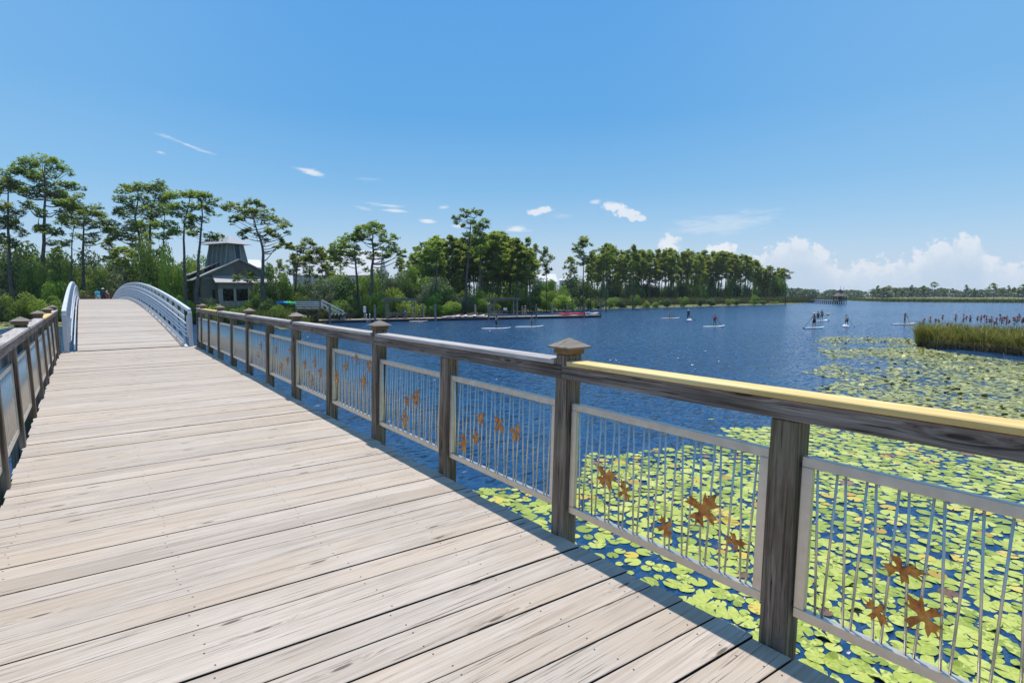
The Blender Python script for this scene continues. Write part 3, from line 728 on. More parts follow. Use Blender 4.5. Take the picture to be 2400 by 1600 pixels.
def make_pine(path, tr, clumps, rr, size=.42, dens=1.0, stubs=4):
    """path: trunk points (local), clumps: (Vector, radius)."""
    T = MB(); Cn = MB(); n = len(path)
    H = path[-1].z
    fine = []; K = 14
    for i in range(K + 1):
        z = path[0].z + (H - path[0].z) * i / K; fine.append(path_at(path, z) + (Vector((rr.uniform(-.06, .06), rr.uniform(-.06, .06), 0)) if 0 < i < K else Vector()))
    T.tube(fine, [tr * (1.12 - .9 * (i / K) ** 1.15) for i in range(K + 1)], 8, cap=False)
    for c, r in clumps:
        base = path_at(path, c.z); hd = sqrt((c.x - base.x) ** 2 + (c.y - base.y) ** 2)
        za = min(c.z - .25 * hd * rr.uniform(.5, 1.6) - .2, H - .3); a = path_at(path, za)
        if hd > .3 or c.z > H: limb(T, a, c - Vector((0, 0, r * .2)), max(.025, min(tr * .42, .03 + .013 * hd)), rr)
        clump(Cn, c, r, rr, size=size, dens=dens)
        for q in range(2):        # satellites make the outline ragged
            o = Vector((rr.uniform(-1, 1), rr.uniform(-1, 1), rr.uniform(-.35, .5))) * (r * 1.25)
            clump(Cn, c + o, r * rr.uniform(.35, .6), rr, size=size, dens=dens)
    zlow = min([c.z for c, r in clumps] + [H * .6])
    for q in range(stubs):
        z = rr.uniform(max(1.5, zlow * .5), zlow + 1); a = path_at(path, z); t = rr.uniform(0, 6.28)
        limb(T, a, a + Vector((cos(t), sin(t), rr.uniform(-.1, .5))) * rr.uniform(.5, 1.6), .03, rr)
    return T, Cn
def pine_obj(T, Cn, loc, label, group, mat='needle', name='pine_tree', rz=0, tid=None):
    o = thing(name, loc, label, 'tree', group, rz); part('trunk', T, 'bark', o, smooth=True); part('crown', Cn, mat, o); return o
# --- pines whose own outline the photograph shows: trunk line and foliage pads, each pad set at its own depth inside the crown
def px_pine(zx, zy, sc, trunk, clumps, D, trw, label, mat='needle', extra=1.0, seed=1):
    rr = random.Random(seed)
    tp = [(zx + a / sc, zy + b / sc) for a, b in trunk]; m = D / F
    b0 = W(tp[0][0], tp[0][1], D); base = Vector((b0.x, b0.y, -1.0))
    zt = lambda yy, xx: W(xx, yy, D).z + 1.0
    path = [Vector((0, 0, -1.6))]
    for i, (a, b) in enumerate(tp):
        w = W(a, b, D); path.append(Vector((w.x - base.x, w.y - base.y, max(-1.2, w.z + 1.0))) + FH * (rr.uniform(-.3, .3) if i else 0))
    for i in range(1, len(path)):
        if path[i].z <= path[i - 1].z: path[i].z = path[i - 1].z + .3
    trw *= .82
    cl = []
    xs = [zx + c[0] / sc for c in clumps]; half = (max(xs) - min(xs)) / 2 * m
    for (a, b, r) in clumps:
        px, py, pr = zx + a / sc, zy + b / sc, r / sc
        ax = path_at(path, zt(py, px)); w = W(px, py, D); dx = (Vector((w.x - base.x, w.y - base.y, 0)) - Vector((ax.x, ax.y, 0))).length
        room = sqrt(max(.2, half * half - dx * dx)) * .8
        dd = rr.uniform(-room, room)
        w = W(px, py, D + dd)
        cl.append((Vector((w.x - base.x, w.y - base.y, w.z + 1.0)), pr * m * .97))
    for _ in range(int(len(clumps) * .35 * extra)):      # pads on the far and near sides that the photo hides
        c, r = rr.choice(cl); q = c + FH * rr.uniform(-half, half) * .6 + Vector((0, 0, rr.uniform(-.5, .3))); cl.append((q, r * .8))
    T, Cn = make_pine(path, trw, cl, rr, size=.36, dens=1.25)
    return pine_obj(T, Cn, base, label, None, mat)
Z1 = (0, 350, 3.136); Z2 = (400, 450, 5.2275); Z3 = (700, 480, 5.2267); Z4 = (1050, 480, 5.2275)
px_pine(*Z1, [(318, 1110), (318, 850), (322, 640), (330, 450), (332, 250), (325, 120)],
    [(310, 85, 70), (200, 115, 75), (420, 120, 70), (490, 170, 48), (130, 150, 60), (50, 190, 55), (260, 195, 75), (370, 190, 60), (460, 270, 55), (540, 280, 50), (590, 345, 36), (320, 300, 95), (400, 330, 60),
     (230, 330, 70), (150, 300, 70), (60, 290, 60), (480, 400, 45), (550, 410, 45), (360, 590, 55), (420, 610, 50), (300, 470, 50), (220, 420, 50), (440, 700, 45), (370, 690, 38)], 92, .42,
    'tallest pine on the left bank, broad layered crown and forked trunk', seed=3)
px_pine(*Z1, [(316, 640), (300, 560), (285, 450), (270, 360)], [(270, 330, 50), (200, 400, 45), (240, 450, 40), (330, 440, 40)], 92.6, .25, 'second leader of the forked tall pine on the left bank', seed=4) if False else None
px_pine(*Z1, [(85, 1090), (65, 800), (55, 600), (55, 400), (50, 250)], [(30, 240, 60), (90, 270, 60), (10, 420, 55), (60, 520, 70), (120, 480, 45), (20, 560, 55), (110, 560, 55), (160, 620, 45), (30, 660, 55), (90, 690, 38), (-60, 500, 75), (-60, 300, 75)], 88, .36,
    'tall pine at the left edge with its crown partly out of frame', seed=5)
px_pine(*Z1, [(610, 950), (605, 750), (610, 600), (620, 480)], [(560, 450, 60), (640, 440, 60), (700, 470, 50), (500, 500, 60), (440, 540, 45), (600, 540, 60), (690, 560, 48), (750, 530, 42), (790, 590, 36), (700, 640, 45), (640, 680, 45), (480, 700, 36), (560, 640, 36), (440, 470, 36), (820, 660, 32), (800, 800, 22)], 98, .40,
    'stout pine with crooked drooping limb, behind the left end of the arched bridge', seed=6)
px_pine(*Z1, [(515, 1060), (530, 850), (540, 650), (550, 500)], [(470, 410, 50), (540, 405, 55), (430, 395, 36), (520, 560, 45), (400, 620, 36), (600, 470, 36), (470, 510, 45)], 90, .20,
    'thin leaning pine in front of the stout crooked pine', seed=7)
px_pine(*Z1, [(1050, 985), (1040, 800), (1015, 640), (1000, 500), (1010, 380), (1020, 300)], [(1020, 280, 55), (960, 290, 48), (900, 310, 45), (870, 370, 45), (940, 380, 55), (1040, 360, 55), (860, 450, 45), (920, 490, 48), (1000, 450, 55), (1060, 450, 45), (960, 560, 55), (900, 600, 55), (850, 640, 50), (1040, 590, 45), (960, 650, 45), (800, 580, 36), (830, 545, 36)], 98, .38,
    'leaning pine with bushy crown, left one of the cluster left of the house', seed=8)
px_pine(*Z1, [(1090, 985), (1100, 750), (1105, 600), (1120, 450), (1150, 320)], [(1150, 280, 55), (1100, 300, 48), (1200, 300, 48), (1180, 370, 55), (1110, 400, 55), (1090, 500, 50), (1160, 470, 55), (1130, 560, 55), (1220, 400, 45), (1260, 345, 45)], 103, .42,
    'thick-trunked pine, second in the cluster left of the house', seed=9)
px_pine(*Z1, [(1190, 1010), (1200, 800), (1205, 600), (1215, 450)], [(1220, 450, 60), (1270, 420, 48), (1180, 560, 55), (1250, 560, 55), (1220, 640, 45), (1290, 620, 36), (1150, 640, 36), (1285, 340, 45), (1240, 350, 45)], 95, .26,
    'slender pine over the bright green broadleaf tree left of the house', seed=10)
px_pine(*Z1, [(1365, 1100), (1355, 800), (1350, 560), (1380, 430), (1400, 330)], [(1400, 330, 45), (1360, 340, 36), (1430, 340, 36), (1330, 420, 45), (1370, 480, 55), (1300, 480, 45), (1420, 430, 45), (1390, 560, 42), (1300, 590, 36), (1290, 430, 40)], 84, .30,
    'straight pine with open crown, left of the pair beside the house', seed=11)
px_pine(*Z1, [(1445, 1160), (1460, 800), (1475, 600), (1485, 440), (1480, 360)], [(1480, 345, 45), (1530, 350, 45), (1560, 400, 45), (1440, 420, 42), (1500, 430, 45), (1550, 470, 45), (1410, 500, 36), (1430, 600, 36), (1400, 620, 30), (1545, 655, 55), (1600, 650, 45), (1500, 520, 36)], 81, .32,
    'straight pine with low side tuft, right of the pair beside the house', seed=12)
px_pine(*Z2, [(1150, 1420), (1125, 1150), (1130, 900), (1135, 700), (1085, 560), (1050, 430), (1020, 300)],
    [(660, 180, 55), (720, 160, 48), (700, 220, 48), (780, 200, 48), (880, 160, 58), (960, 120, 58), (1050, 150, 68), (1110, 180, 48), (900, 240, 68), (1000, 240, 68), (790, 330, 58), (860, 320, 58), (770, 390, 36), (1100, 300, 68), (1180, 260, 58), (1250, 310, 58), (1190, 370, 66),
     (1300, 360, 58), (1390, 370, 58), (1430, 420, 36), (1340, 430, 58), (1440, 510, 36), (1260, 500, 58), (1320, 550, 46), (1200, 500, 58), (900, 490, 55), (850, 530, 46), (960, 470, 46), (1360, 600, 36), (1350, 660, 36), (1440, 660, 50), (1160, 590, 36),
     (850, 1060, 52), (930, 1020, 62), (1000, 1000, 52), (800, 1080, 36), (1020, 1070, 46)], 84, .42,
    'crooked pine with bent trunk and wide crown in front of the house', seed=13)
px_pine(*Z2, [(1525, 1320), (1540, 1050), (1560, 850), (1600, 700)], [(1670, 600, 65), (1620, 640, 48), (1720, 640, 48), (1550, 700, 75), (1640, 720, 75), (1740, 720, 65), (1520, 790, 55), (1800, 760, 55), (1830, 700, 48), (1600, 820, 55), (1700, 820, 55), (1850, 820, 48), (1500, 880, 36), (1480, 680, 46)], 92, .28,
    'short bright green pine in front of the white metal roof', seed=14)
px_pine(*Z3, [(865, 1250), (890, 1000), (905, 750), (915, 600), (910, 450), (915, 300)],
    [(920, 245, 68), (990, 265, 68), (860, 260, 58), (1030, 320, 48), (800, 290, 58), (740, 300, 56), (710, 350, 46), (880, 340, 68), (960, 350, 68), (820, 380, 58), (1050, 390, 46), (760, 420, 56), (1150, 400, 56), (1200, 410, 36), (1100, 450, 46), (1000, 440, 46), (1140, 500, 56),
     (1060, 540, 56), (1200, 560, 56), (1280, 570, 46), (1090, 620, 56), (1010, 620, 56), (1240, 630, 46), (1290, 640, 28), (950, 500, 36), (850, 600, 56), (880, 650, 46), (760, 370, 46), (1150, 580, 46)], 90, .42,
    'large pine with rounded domed crown beside the floating dock', seed=15)
px_pine(*Z3, [(740, 1240), (725, 1000), (705, 800), (690, 620), (680, 500)],
    [(640, 400, 56), (700, 420, 56), (570, 430, 56), (500, 440, 56), (600, 500, 66), (680, 510, 56), (520, 510, 56), (430, 510, 46), (400, 570, 46), (450, 590, 56), (560, 600, 66), (650, 610, 66), (730, 590, 56), (480, 680, 56), (600, 690, 56), (700, 700, 56), (420, 650, 46), (780, 720, 46), (820, 800, 46)], 93, .36,
    'pine with broad dense crown sloping to the left, left of the domed pine', seed=16)
px_pine(*Z3, [(1695, 1340), (1690, 1000), (1690, 750), (1690, 560)],
    [(1690, 460, 56), (1630, 480, 48), (1560, 490, 46), (1510, 500, 36), (1600, 540, 56), (1680, 560, 56), (1740, 480, 36), (1560, 580, 46), (1640, 640, 56), (1720, 640, 46), (1480, 620, 56), (1420, 640, 46), (1390, 670, 36), (1550, 680, 56), (1660, 740, 46), (1430, 710, 36)], 100, .26,
    'pine with thin dark trunk rising straight behind the dock', seed=17)
px_pine(*Z3, [(2040, 1225), (2060, 900), (2080, 600), (2100, 350), (2110, 240), (2160, 150)],
    [(2080, 90, 46), (2010, 70, 32), (2150, 80, 46), (2220, 80, 46), (2190, 120, 36), (2030, 150, 46), (1970, 160, 52), (1910, 170, 36), (1940, 210, 46), (2010, 250, 36), (2090, 210, 46), (2140, 220, 36), (2070, 370, 50), (2140, 400, 50), (2040, 450, 50), (2130, 560, 50)], 112, .36,
    'tallest sparse-topped pine standing above the wood behind the dock', seed=18)
px_pine(*Z3, [(2215, 1225), (2225, 900), (2225, 600), (2220, 350)],
    [(2220, 250, 56), (2170, 290, 56), (2270, 280, 56), (2200, 350, 66), (2280, 190, 46), (2320, 220, 36), (2150, 360, 56), (2260, 380, 56), (2200, 450, 66), (2270, 470, 56), (2150, 480, 56), (2240, 560, 66), (2180, 620, 56)], 116, .34,
    'second tall pine beside the sparse-topped one behind the dock', seed=19)
# --- generic pine variants, copied for the stand on the point and the other single pines
def variant(seed, H=20, spread=2.6, frac=.45, tr=.22, n=20):
    rr = random.Random(seed); lx, lyy = rr.uniform(-.9, .9), rr.uniform(-.9, .9)
    path = [Vector((0, 0, -1.5))] + [Vector((lx * (t ** 1.6) + rr.uniform(-.12, .12), lyy * (t ** 1.6) + rr.uniform(-.12, .12), H * .95 * t)) for t in (.1, .3, .5, .7, .85, 1)]
    cl = []
    for i in range(n):
        t = i / (n - 1); z = H * (1 - frac + frac * t); prof_ = (sin(pi * min(1, .18 + t * .80)) ** .8)
        rad = spread * prof_ * sqrt(rr.uniform(.12, 1)); a = rr.uniform(0, 6.28); ax = path_at(path, z)
        cl.append((Vector((ax.x + rad * cos(a), ax.y + rad * sin(a), z + rr.uniform(-.4, .4))), rr.uniform(.65, 1.15)))
    cl.append((path[-1] + Vector((0, 0, H * .03)), .9))
    return make_pine(path, tr, cl, rr, size=.48, dens=.78)
VAR = []
for k, kw in enumerate([dict(H=20, spread=2.7, frac=.42), dict(H=20, spread=3.3, frac=.36, n=22), dict(H=20, spread=2.2, frac=.5), dict(H=20, spread=2.9, frac=.55, n=26), dict(H=20, spread=3.6, frac=.30, n=22), dict(H=20, spread=2.0, frac=.34, n=15), dict(H=20, spread=3.0, frac=.62, n=30), dict(H=20, spread=3.3, frac=.55, n=30)]):
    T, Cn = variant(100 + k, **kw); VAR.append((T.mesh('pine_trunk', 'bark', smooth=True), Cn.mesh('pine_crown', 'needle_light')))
def put_pine(x, ytop, D, label, group, v=None, sx=1.0):
    v = R.randrange(len(VAR)) if v is None else v
    w = W(x, 700, D); zt = W(x, ytop, D).z; H = zt + 1.6; k = H / 20.6
    o = thing('pine_tree', (w.x, w.y, -1.6), label, 'tree', group, R.uniform(0, 6.28)); o.scale = (k * sx * R.uniform(.9, 1.1), k * sx * R.uniform(.9, 1.1), k)
    for nm, me in (('trunk', VAR[v][0]), ('crown', VAR[v][1])):
        c = bpy.data.objects.new(nm, me); COL.objects.link(c); c.parent = o
    return o
for x, yt, D, v, sx, lb in [(1234, 558, 128, 2, .8, 'slender pine at the right edge of the wood behind the dock'), (1251, 575, 138, 5, .9, 'slim pine with small crown just left of the lone round-topped pine'),
        (1281, 581, 125, 0, .9, 'lone round-topped pine in the gap before the white roofs'), (1367, 557, 128, 1, 1.05, 'tall flat-crowned pine at the left end of the far point'),
        (1341, 600, 124, 4, .8, 'lower pine under the tall flat-crowned one at the left end of the far point'), (1421, 569, 132, 4, .9, 'round-headed pine second in height at the left end of the far point'),
        (1385, 596, 136, 2, .85, 'leaning slim pine between the two flat-crowned ones of the far point'), (1484, 576, 150, 5, .9, 'single pine poking just above the stand of the far point'),
        (1841, 627, 205, 4, 1.25, 'last pine of the far point, crown spreading right over the water')]:
    put_pine(x, yt, D, lb, 'single pines along the shore', v, sx)
def interp(P, x):
    for (a, b), (c, d) in zip(P, P[1:]):
        if a <= x <= c: return b + (d - b) * (x - a) / (c - a)
    return P[0][1] if x < P[0][0] else P[-1][1]
TOPG = [(1385, 590), (1420, 578), (1480, 585), (1530, 590), (1565, 584), (1620, 588), (1680, 592), (1720, 588), (1750, 600), (1790, 622), (1820, 624), (1845, 640)]
BASEG = [(1385, 717), (1600, 713), (1800, 710), (1850, 709)]
for k in range(96):
    x = 1388 + (1838 - 1388) * ((k * .618) % 1.0) + R.uniform(-4, 4)
    d0 = G(x, interp(BASEG, x)); Ds = depth(d0) + 2
    back = abs(R.gauss(0, 1)) * 16
    D = Ds + 3 + back
    yt = interp(TOPG, x) + R.uniform(-4, 24) * (1 if k % 3 else .3)
    put_pine(x, yt, D, 'slender pine with bare trunk packed in the stand on the far point', 'pines of the stand on the far point', [0, 2, 3, 1, 7, 2][k % 6], R.uniform(.85, 1.1))
TOPE = [(930, 600), (970, 580), (1000, 563), (1030, 553), (1055, 549), (1080, 560), (1110, 556), (1140, 547), (1165, 541), (1190, 553), (1215, 560), (1235, 575), (1262, 600)]
for k in range(46):
    x = 935 + (1258 - 935) * ((k * .618) % 1.0) + R.uniform(-4, 4)
    if x < 990 and k % 2: continue
    D = 116 + R.uniform(2, 34) + (1100 - x) * -.01
    yt = interp(TOPE, x) + R.uniform(-3, 34) * (1 if k % 3 else .2)
    put_pine(x, yt, D, 'leafy pine in the dense wood behind the dock', 'pines of the wood behind the dock', [6, 3, 7, 2, 6][k % 5], R.uniform(1.0, 1.25))
for k, (x, yt) in enumerate([(757, 585), (775, 580), (800, 575), (690, 600), (730, 600), (545, 640), (660, 610), (265, 560), (300, 575), (345, 520), (20, 560), (50, 590), (150, 580), (-60, 470), (-140, 520), (-240, 500), (-330, 540)]):
    put_pine(x, yt, 108 + 9 * (k % 4), 'background pine between the tall pines on the left half of the shore', 'background pines on the left half', None, 1.0)
for k in range(34):      # the wood goes on to the left of the frame
    x = -330 - 1150 * ((k * .618) % 1); d0 = depth(G(x, interp(SH, x)))
    if k % 3 == 0: put_pine(x, 600 - 130 * R.random(), d0 + R.uniform(10, 30), 'background pine between the tall pines on the left half of the shore', 'background pines on the left half', None, 1.0)
# --- far shore: single pines in front of the far forest
for k, (a, b) in enumerate([(735, 325), (800, 338), (850, 322), (935, 350), (1110, 320), (1240, 325), (1360, 280), (1465, 362), (1560, 355), (1700, 318), (1800, 355), (1940, 342), (2015, 293), (2110, 360), (2180, 325), (2240, 345), (2340, 308), (680, 370), (1010, 372), (1160, 380), (2290, 370)]):
    x, yt = 1900 + a / 4.704, 600 + b / 4.704
    put_pine(x, yt, 268 + 14 * (k % 4) - (x - 2056) * .06, 'small distant pine standing clear of the far forest across the lake', 'distant pines across the lake', [1, 4, 4, 1, 5][k % 5], 1.25 if k % 2 else 1.05)
put_pine(1883, 677, 392, 'tiny flat-topped pine rising over the far forest left of the gazebo', 'distant pines across the lake', 4, 1.2)

# --- broadleaf trees and shrubs
def leafblob(seed, n, lob=7, leaf=.16, squash=.8):
    rr = random.Random(seed); mb = MB(); L = []
    for i in range(lob):
        a = rr.uniform(0, 6.28); q = sqrt(rr.random()) * .62; L.append((Vector((q * cos(a), q * sin(a), rr.uniform(.18, .80))), rr.uniform(.26, .46), rr.random()))
    L.append((Vector((0, 0, .42)), .5, .5))
    for i in range(n):
        c, r, tone = rr.choice(L)
        u = Vector((rr.gauss(0, 1), rr.gauss(0, 1), rr.gauss(.15, 1))).normalized() * (rr.random() ** .35)
        p = c + Vector((u.x * r, u.y * r, u.z * r * squash))
        if p.z < .02: p.z = .02 + .1 * rr.random()
        nrm = (u + Vector((rr.uniform(-1, 1), rr.uniform(-1, 1), rr.uniform(-.3, 1)))).normalized()
        t = nrm.orthogonal().normalized(); t = Matrix.Rotation(rr.uniform(0, 6.28), 3, nrm) @ t; b = nrm.cross(t)
        s = leaf * rr.uniform(.6, 1.25)
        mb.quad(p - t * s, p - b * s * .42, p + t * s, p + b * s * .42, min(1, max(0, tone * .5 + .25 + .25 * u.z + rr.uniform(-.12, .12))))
    return mb, L
BLOB = {}
for mt in ('leaf', 'leaf_bright', 'leaf_dark', 'leaf_grey'):
    BLOB[mt] = []
    for k in range(3):
        mb, L = leafblob(hash(mt) % 97 + k if False else {'leaf': 10, 'leaf_bright': 20, 'leaf_dark': 30, 'leaf_grey': 40}[mt] + k, 3000, 8 + k, .055)
        st = MB(); rr = random.Random(k)
        for (c, r, t) in L[:6]: limb(st, Vector((rr.uniform(-.04, .04), rr.uniform(-.04, .04), -.1)), c, .016, rr, .05)
        BLOB[mt].append((mb.mesh('foliage', mt), st.mesh('stems', 'bark')))
def put_bush(x, ytop, hw, D, mt, name, label, cat, group, zb=-1.9, rr=R):
    w = W(x, 700, D); zt = W(x, ytop, D).z; H = zt - zb; r = hw * D / F
    fo, st = BLOB[mt][rr.randrange(3)]
    o = thing(name, (w.x, w.y, zb), label, cat, group, rr.uniform(0, 6.28)); o.scale = (r / .88, r / .88, H / 1.02)
    for nm, me in (('foliage' if cat == 'shrub' else 'crown', fo), ('stems' if cat == 'shrub' else 'trunk', st)):
        c = bpy.data.objects.new(nm, me); COL.objects.link(c); c.parent = o
    return o
TREES = [  # x, top y, half width px, D, leaf, label
    (30, 572, 75, 104, 'leaf_dark', 'dark rounded broadleaf tree behind the pines at the far left'), (110, 588, 55, 102, 'leaf_dark', 'dark broadleaf tree behind the tallest pine on the left'),
    (150, 600, 40, 98, 'leaf', 'mid green broadleaf tree between the tallest pine and the stout crooked pine'), (75, 618, 34, 90, 'leaf', 'green sapling tree between the two left-most pine trunks'),
    (118, 655, 36, 86, 'leaf_bright', 'bright green young tree at the foot of the tallest pine'), (12, 672, 26, 84, 'leaf_grey', 'pale green shrubby tree at the left edge of the bank'),
    (205, 625, 40, 105, 'leaf', 'round green oak behind the left rail of the arched bridge'), (268, 612, 56, 112, 'leaf_grey', 'round-headed olive green oak seen over the crest of the arched bridge'),
    (300, 590, 40, 122, 'leaf_dark', 'dark oak behind the round-headed olive one'), (240, 640, 40, 100, 'leaf_dark', 'low dark oak over the bridge crest'),
    (375, 568, 46, 92, 'leaf', 'light green broadleaf tree below the cluster of pines left of the house'), (405, 590, 30, 90, 'leaf_bright', 'yellow-green young broadleaf tree by the straight pine pair'),
    (440, 620, 40, 104, 'leaf', 'green broadleaf tree left of the house roof'), (495, 610, 34, 126, 'leaf_grey', 'grey-green tree behind the house left of its tower'),
    (658, 612, 34, 90, 'leaf', 'green tree right of the house against the white roof'), (616, 656, 26, 87, 'leaf', 'leafy green tree by the trunk of the crooked pine before the house'), (600, 668, 20, 90, 'leaf', 'leafy young tree before the right half of the house porch'), (640, 640, 34, 88, 'leaf_dark', 'dark tree at the right wall of the house'),
    (760, 640, 46, 92, 'leaf_grey', 'silvery green tree above the gangway'), (790, 640, 50, 108, 'leaf', 'mid green tree left of the broad dense pine'), (805, 650, 44, 90, 'leaf_dark', 'dark green tree above the gangway top'),
    (910, 640, 44, 104, 'leaf_dark', 'dark tree right of the domed pine'), (935, 620, 60, 118, 'leaf_grey', 'wide grey-green scrub oak behind the first pergola'), (980, 622, 44, 112, 'leaf', 'green scrub oak behind the thin straight pine'),
    (1010, 590, 50, 126, 'leaf', 'tall leafy tree filling the wood behind the thin straight pine'), (1060, 600, 50, 134, 'leaf', 'bushy green tree inside the wood behind the dock'), (1180, 590, 50, 140, 'leaf', 'leafy tree inside the wood behind the second pergola'),
    (1150, 630, 40, 128, 'leaf', 'shorter tree inside the wood behind the second pergola'), (1310, 652, 30, 140, 'leaf', 'small leafy tree before the white roofs'), (1222, 648, 26, 150, 'leaf', 'leafy tree in front of the distant grey gable'), (1252, 652, 24, 150, 'leaf_dark', 'dark small tree right of the distant grey gable'), (1280, 658, 24, 150, 'leaf', 'low green tree before the left one of the distant white roofs'), (1360, 640, 44, 150, 'leaf_dark', 'dark leafy tree under the flat-crowned pine of the far point'),
    (848, 646, 44, 104, 'leaf', 'leafy tree between the broad pine and the domed pine'), (704, 652, 30, 96, 'leaf_dark', 'dark tree in front of the white house wall')]
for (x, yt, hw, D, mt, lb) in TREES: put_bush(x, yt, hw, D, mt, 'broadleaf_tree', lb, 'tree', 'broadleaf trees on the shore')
FR = random.Random(5)
for k in range(22):
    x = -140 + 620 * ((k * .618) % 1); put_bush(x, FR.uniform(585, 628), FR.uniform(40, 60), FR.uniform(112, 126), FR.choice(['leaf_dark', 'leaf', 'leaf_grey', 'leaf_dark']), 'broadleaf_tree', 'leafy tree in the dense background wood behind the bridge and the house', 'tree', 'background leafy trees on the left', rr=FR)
for k in range(46):
    x = -300 - 1180 * ((k * .618) % 1); d0 = depth(G(x, interp(SH, x)))
    put_bush(x, 690 - 75 * FR.random(), FR.uniform(50, 80), d0 + FR.uniform(4, 26), FR.choice(['leaf_dark', 'leaf', 'leaf_grey']), 'broadleaf_tree', 'leafy tree in the dense background wood behind the bridge and the house', 'tree', 'background leafy trees on the left', rr=FR)
for k in range(20):
    x = 640 + 420 * ((k * .618) % 1); put_bush(x, FR.uniform(642, 668), FR.uniform(30, 46), FR.uniform(98, 126), FR.choice(['leaf', 'leaf', 'leaf_grey', 'leaf_dark']), 'broadleaf_tree', 'leafy tree filling the thicket behind the floating dock', 'tree', 'thicket trees behind the dock', rr=FR)
for k in range(54):
    x = 1370 + 470 * ((k * .618) % 1); d0 = depth(G(x, interp(BASEG, x)))
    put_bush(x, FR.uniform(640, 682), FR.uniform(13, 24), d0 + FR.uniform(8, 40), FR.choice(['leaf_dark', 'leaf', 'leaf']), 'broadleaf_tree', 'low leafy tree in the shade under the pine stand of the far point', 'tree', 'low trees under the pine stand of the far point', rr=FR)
SHR = [(40, 690, 40, 82, 'leaf'), (90, 700, 30, 82, 'leaf_bright'), (140, 690, 36, 84, 'leaf'), (175, 672, 30, 88, 'leaf_grey'), (215, 668, 36, 96, 'leaf_bright'), (330, 665, 36, 90, 'leaf'), (365, 672, 30, 86, 'leaf'),
       (395, 690, 26, 82, 'leaf_bright'), (440, 690, 24, 80, 'leaf'), (480, 694, 26, 82, 'leaf_grey'), (500, 712, 34, 78, 'leaf_bright'), (560, 714, 30, 78, 'leaf'), (582, 690, 22, 79, 'leaf'), (605, 690, 28, 80, 'leaf_dark'), (625, 700, 28, 78, 'leaf_dark'), (640, 716, 26, 77, 'leaf'),
       (715, 690, 26, 88, 'leaf'), (755, 676, 36, 88, 'leaf_grey'), (800, 690, 36, 87, 'leaf'), (836, 700, 30, 86, 'leaf_dark'), (862, 690, 28, 88, 'leaf'), (890, 684, 30, 90, 'leaf'), (900, 706, 26, 88, 'leaf_bright'), (925, 672, 34, 98, 'leaf_bright'), (950, 690, 34, 94, 'leaf'),
       (955, 712, 30, 90, 'leaf_bright'), (975, 705, 26, 92, 'leaf_bright'), (985, 680, 30, 100, 'leaf_grey'), (1010, 690, 30, 98, 'leaf'), (1035, 712, 26, 98, 'leaf_bright'), (1058, 705, 30, 100, 'leaf_bright'), (1050, 680, 34, 108, 'leaf_grey'), (1085, 690, 34, 110, 'leaf_grey'), (1110, 680, 30, 116, 'leaf'),
       (1135, 700, 30, 112, 'leaf'), (1165, 690, 30, 120, 'leaf'), (1200, 690, 30, 124, 'leaf_bright'), (1225, 700, 26, 124, 'leaf_dark'), (1255, 690, 30, 128, 'leaf'), (1275, 680, 26, 134, 'leaf_bright'), (1300, 684, 30, 134, 'leaf'), (1320, 690, 30, 130, 'leaf_bright'), (1345, 694, 26, 134, 'leaf_dark'), (1290, 700, 26, 126, 'leaf_bright'),
       (1375, 690, 28, 138, 'leaf'), (1400, 696, 28, 140, 'leaf_dark'), (1430, 692, 26, 146, 'leaf'), (1460, 696, 28, 148, 'leaf_dark'), (1490, 690, 26, 152, 'leaf'), (1510, 697, 24, 150, 'leaf_bright'), (1540, 698, 24, 154, 'leaf'), (1570, 694, 26, 160, 'leaf_dark'), (1600, 698, 24, 160, 'leaf'),
       (1640, 696, 24, 170, 'leaf_dark'), (1670, 690, 22, 178, 'leaf_dark'), (1700, 696, 22, 178, 'leaf'), (1735, 696, 22, 186, 'leaf_dark'), (1765, 694, 22, 196, 'leaf'), (1790, 698, 20, 200, 'leaf_dark'), (1815, 698, 18, 206, 'leaf'), (-40, 690, 40, 84, 'leaf'), (-120, 670, 50, 84, 'leaf_dark'), (-220, 680, 50, 82, 'leaf'), (-320, 670, 60, 80, 'leaf_dark')]
TONE = {'leaf': 'mid green', 'leaf_bright': 'bright yellow-green', 'leaf_dark': 'dark green', 'leaf_grey': 'grey-green'}
for (x, yt, hw, D, mt) in SHR:
    if x > 1370: hw *= R.uniform(.45, .8); yt += R.uniform(-2, 9); x += R.uniform(-9, 9)
    put_bush(x, yt, hw, D, mt, 'shrub', TONE[mt] + ' leafy shrub in the undergrowth along the wooded shore', 'shrub', TONE[mt] + ' shrubs along the shore', zb=-2.3)

# --- grasses
def blades(mb, pts, hmin, hmax, w, rr, lean=.3, z0=None):
    for p in pts:
        h = rr.uniform(hmin, hmax); a = rr.uniform(0, 6.28); l = rr.uniform(.03, lean) * h; d = Vector((cos(a), sin(a), 0)); s = Vector((-sin(a), cos(a), 0))
        if rr.random() < .6: s = (RT * rr.choice((1, -1)) + s * .5).normalized()
        z = p.z if z0 is None else z0; b = Vector((p.x, p.y, z)); m_ = b + d * (l * .35) + Vector((0, 0, h * .62)); t = b + d * l + Vector((0, 0, h * rr.uniform(.88, 1)))
        r = rr.random()
        mb.quad(b - s * w, b + s * w, m_ + s * w * .8, m_ - s * w * .8, r); mb.add([m_ - s * w * .8, m_ + s * w * .8, t], [(0, 1, 2)], r)
rg_ = random.Random(21)
def along(x0, x1, n, dmin, dmax, z=-2.6):
    out = []
    for _ in range(n):
        x = rg_.uniform(x0, x1); g = G(x, interp(SH, x)); u = Vector((g.x, g.y, 0)).normalized(); d = dmin + (dmax - dmin) * rg_.random() ** 1.3
        q = g + u * d; out.append(Vector((q.x, q.y, z + min(.9, max(0, d) * .07))))
    return out
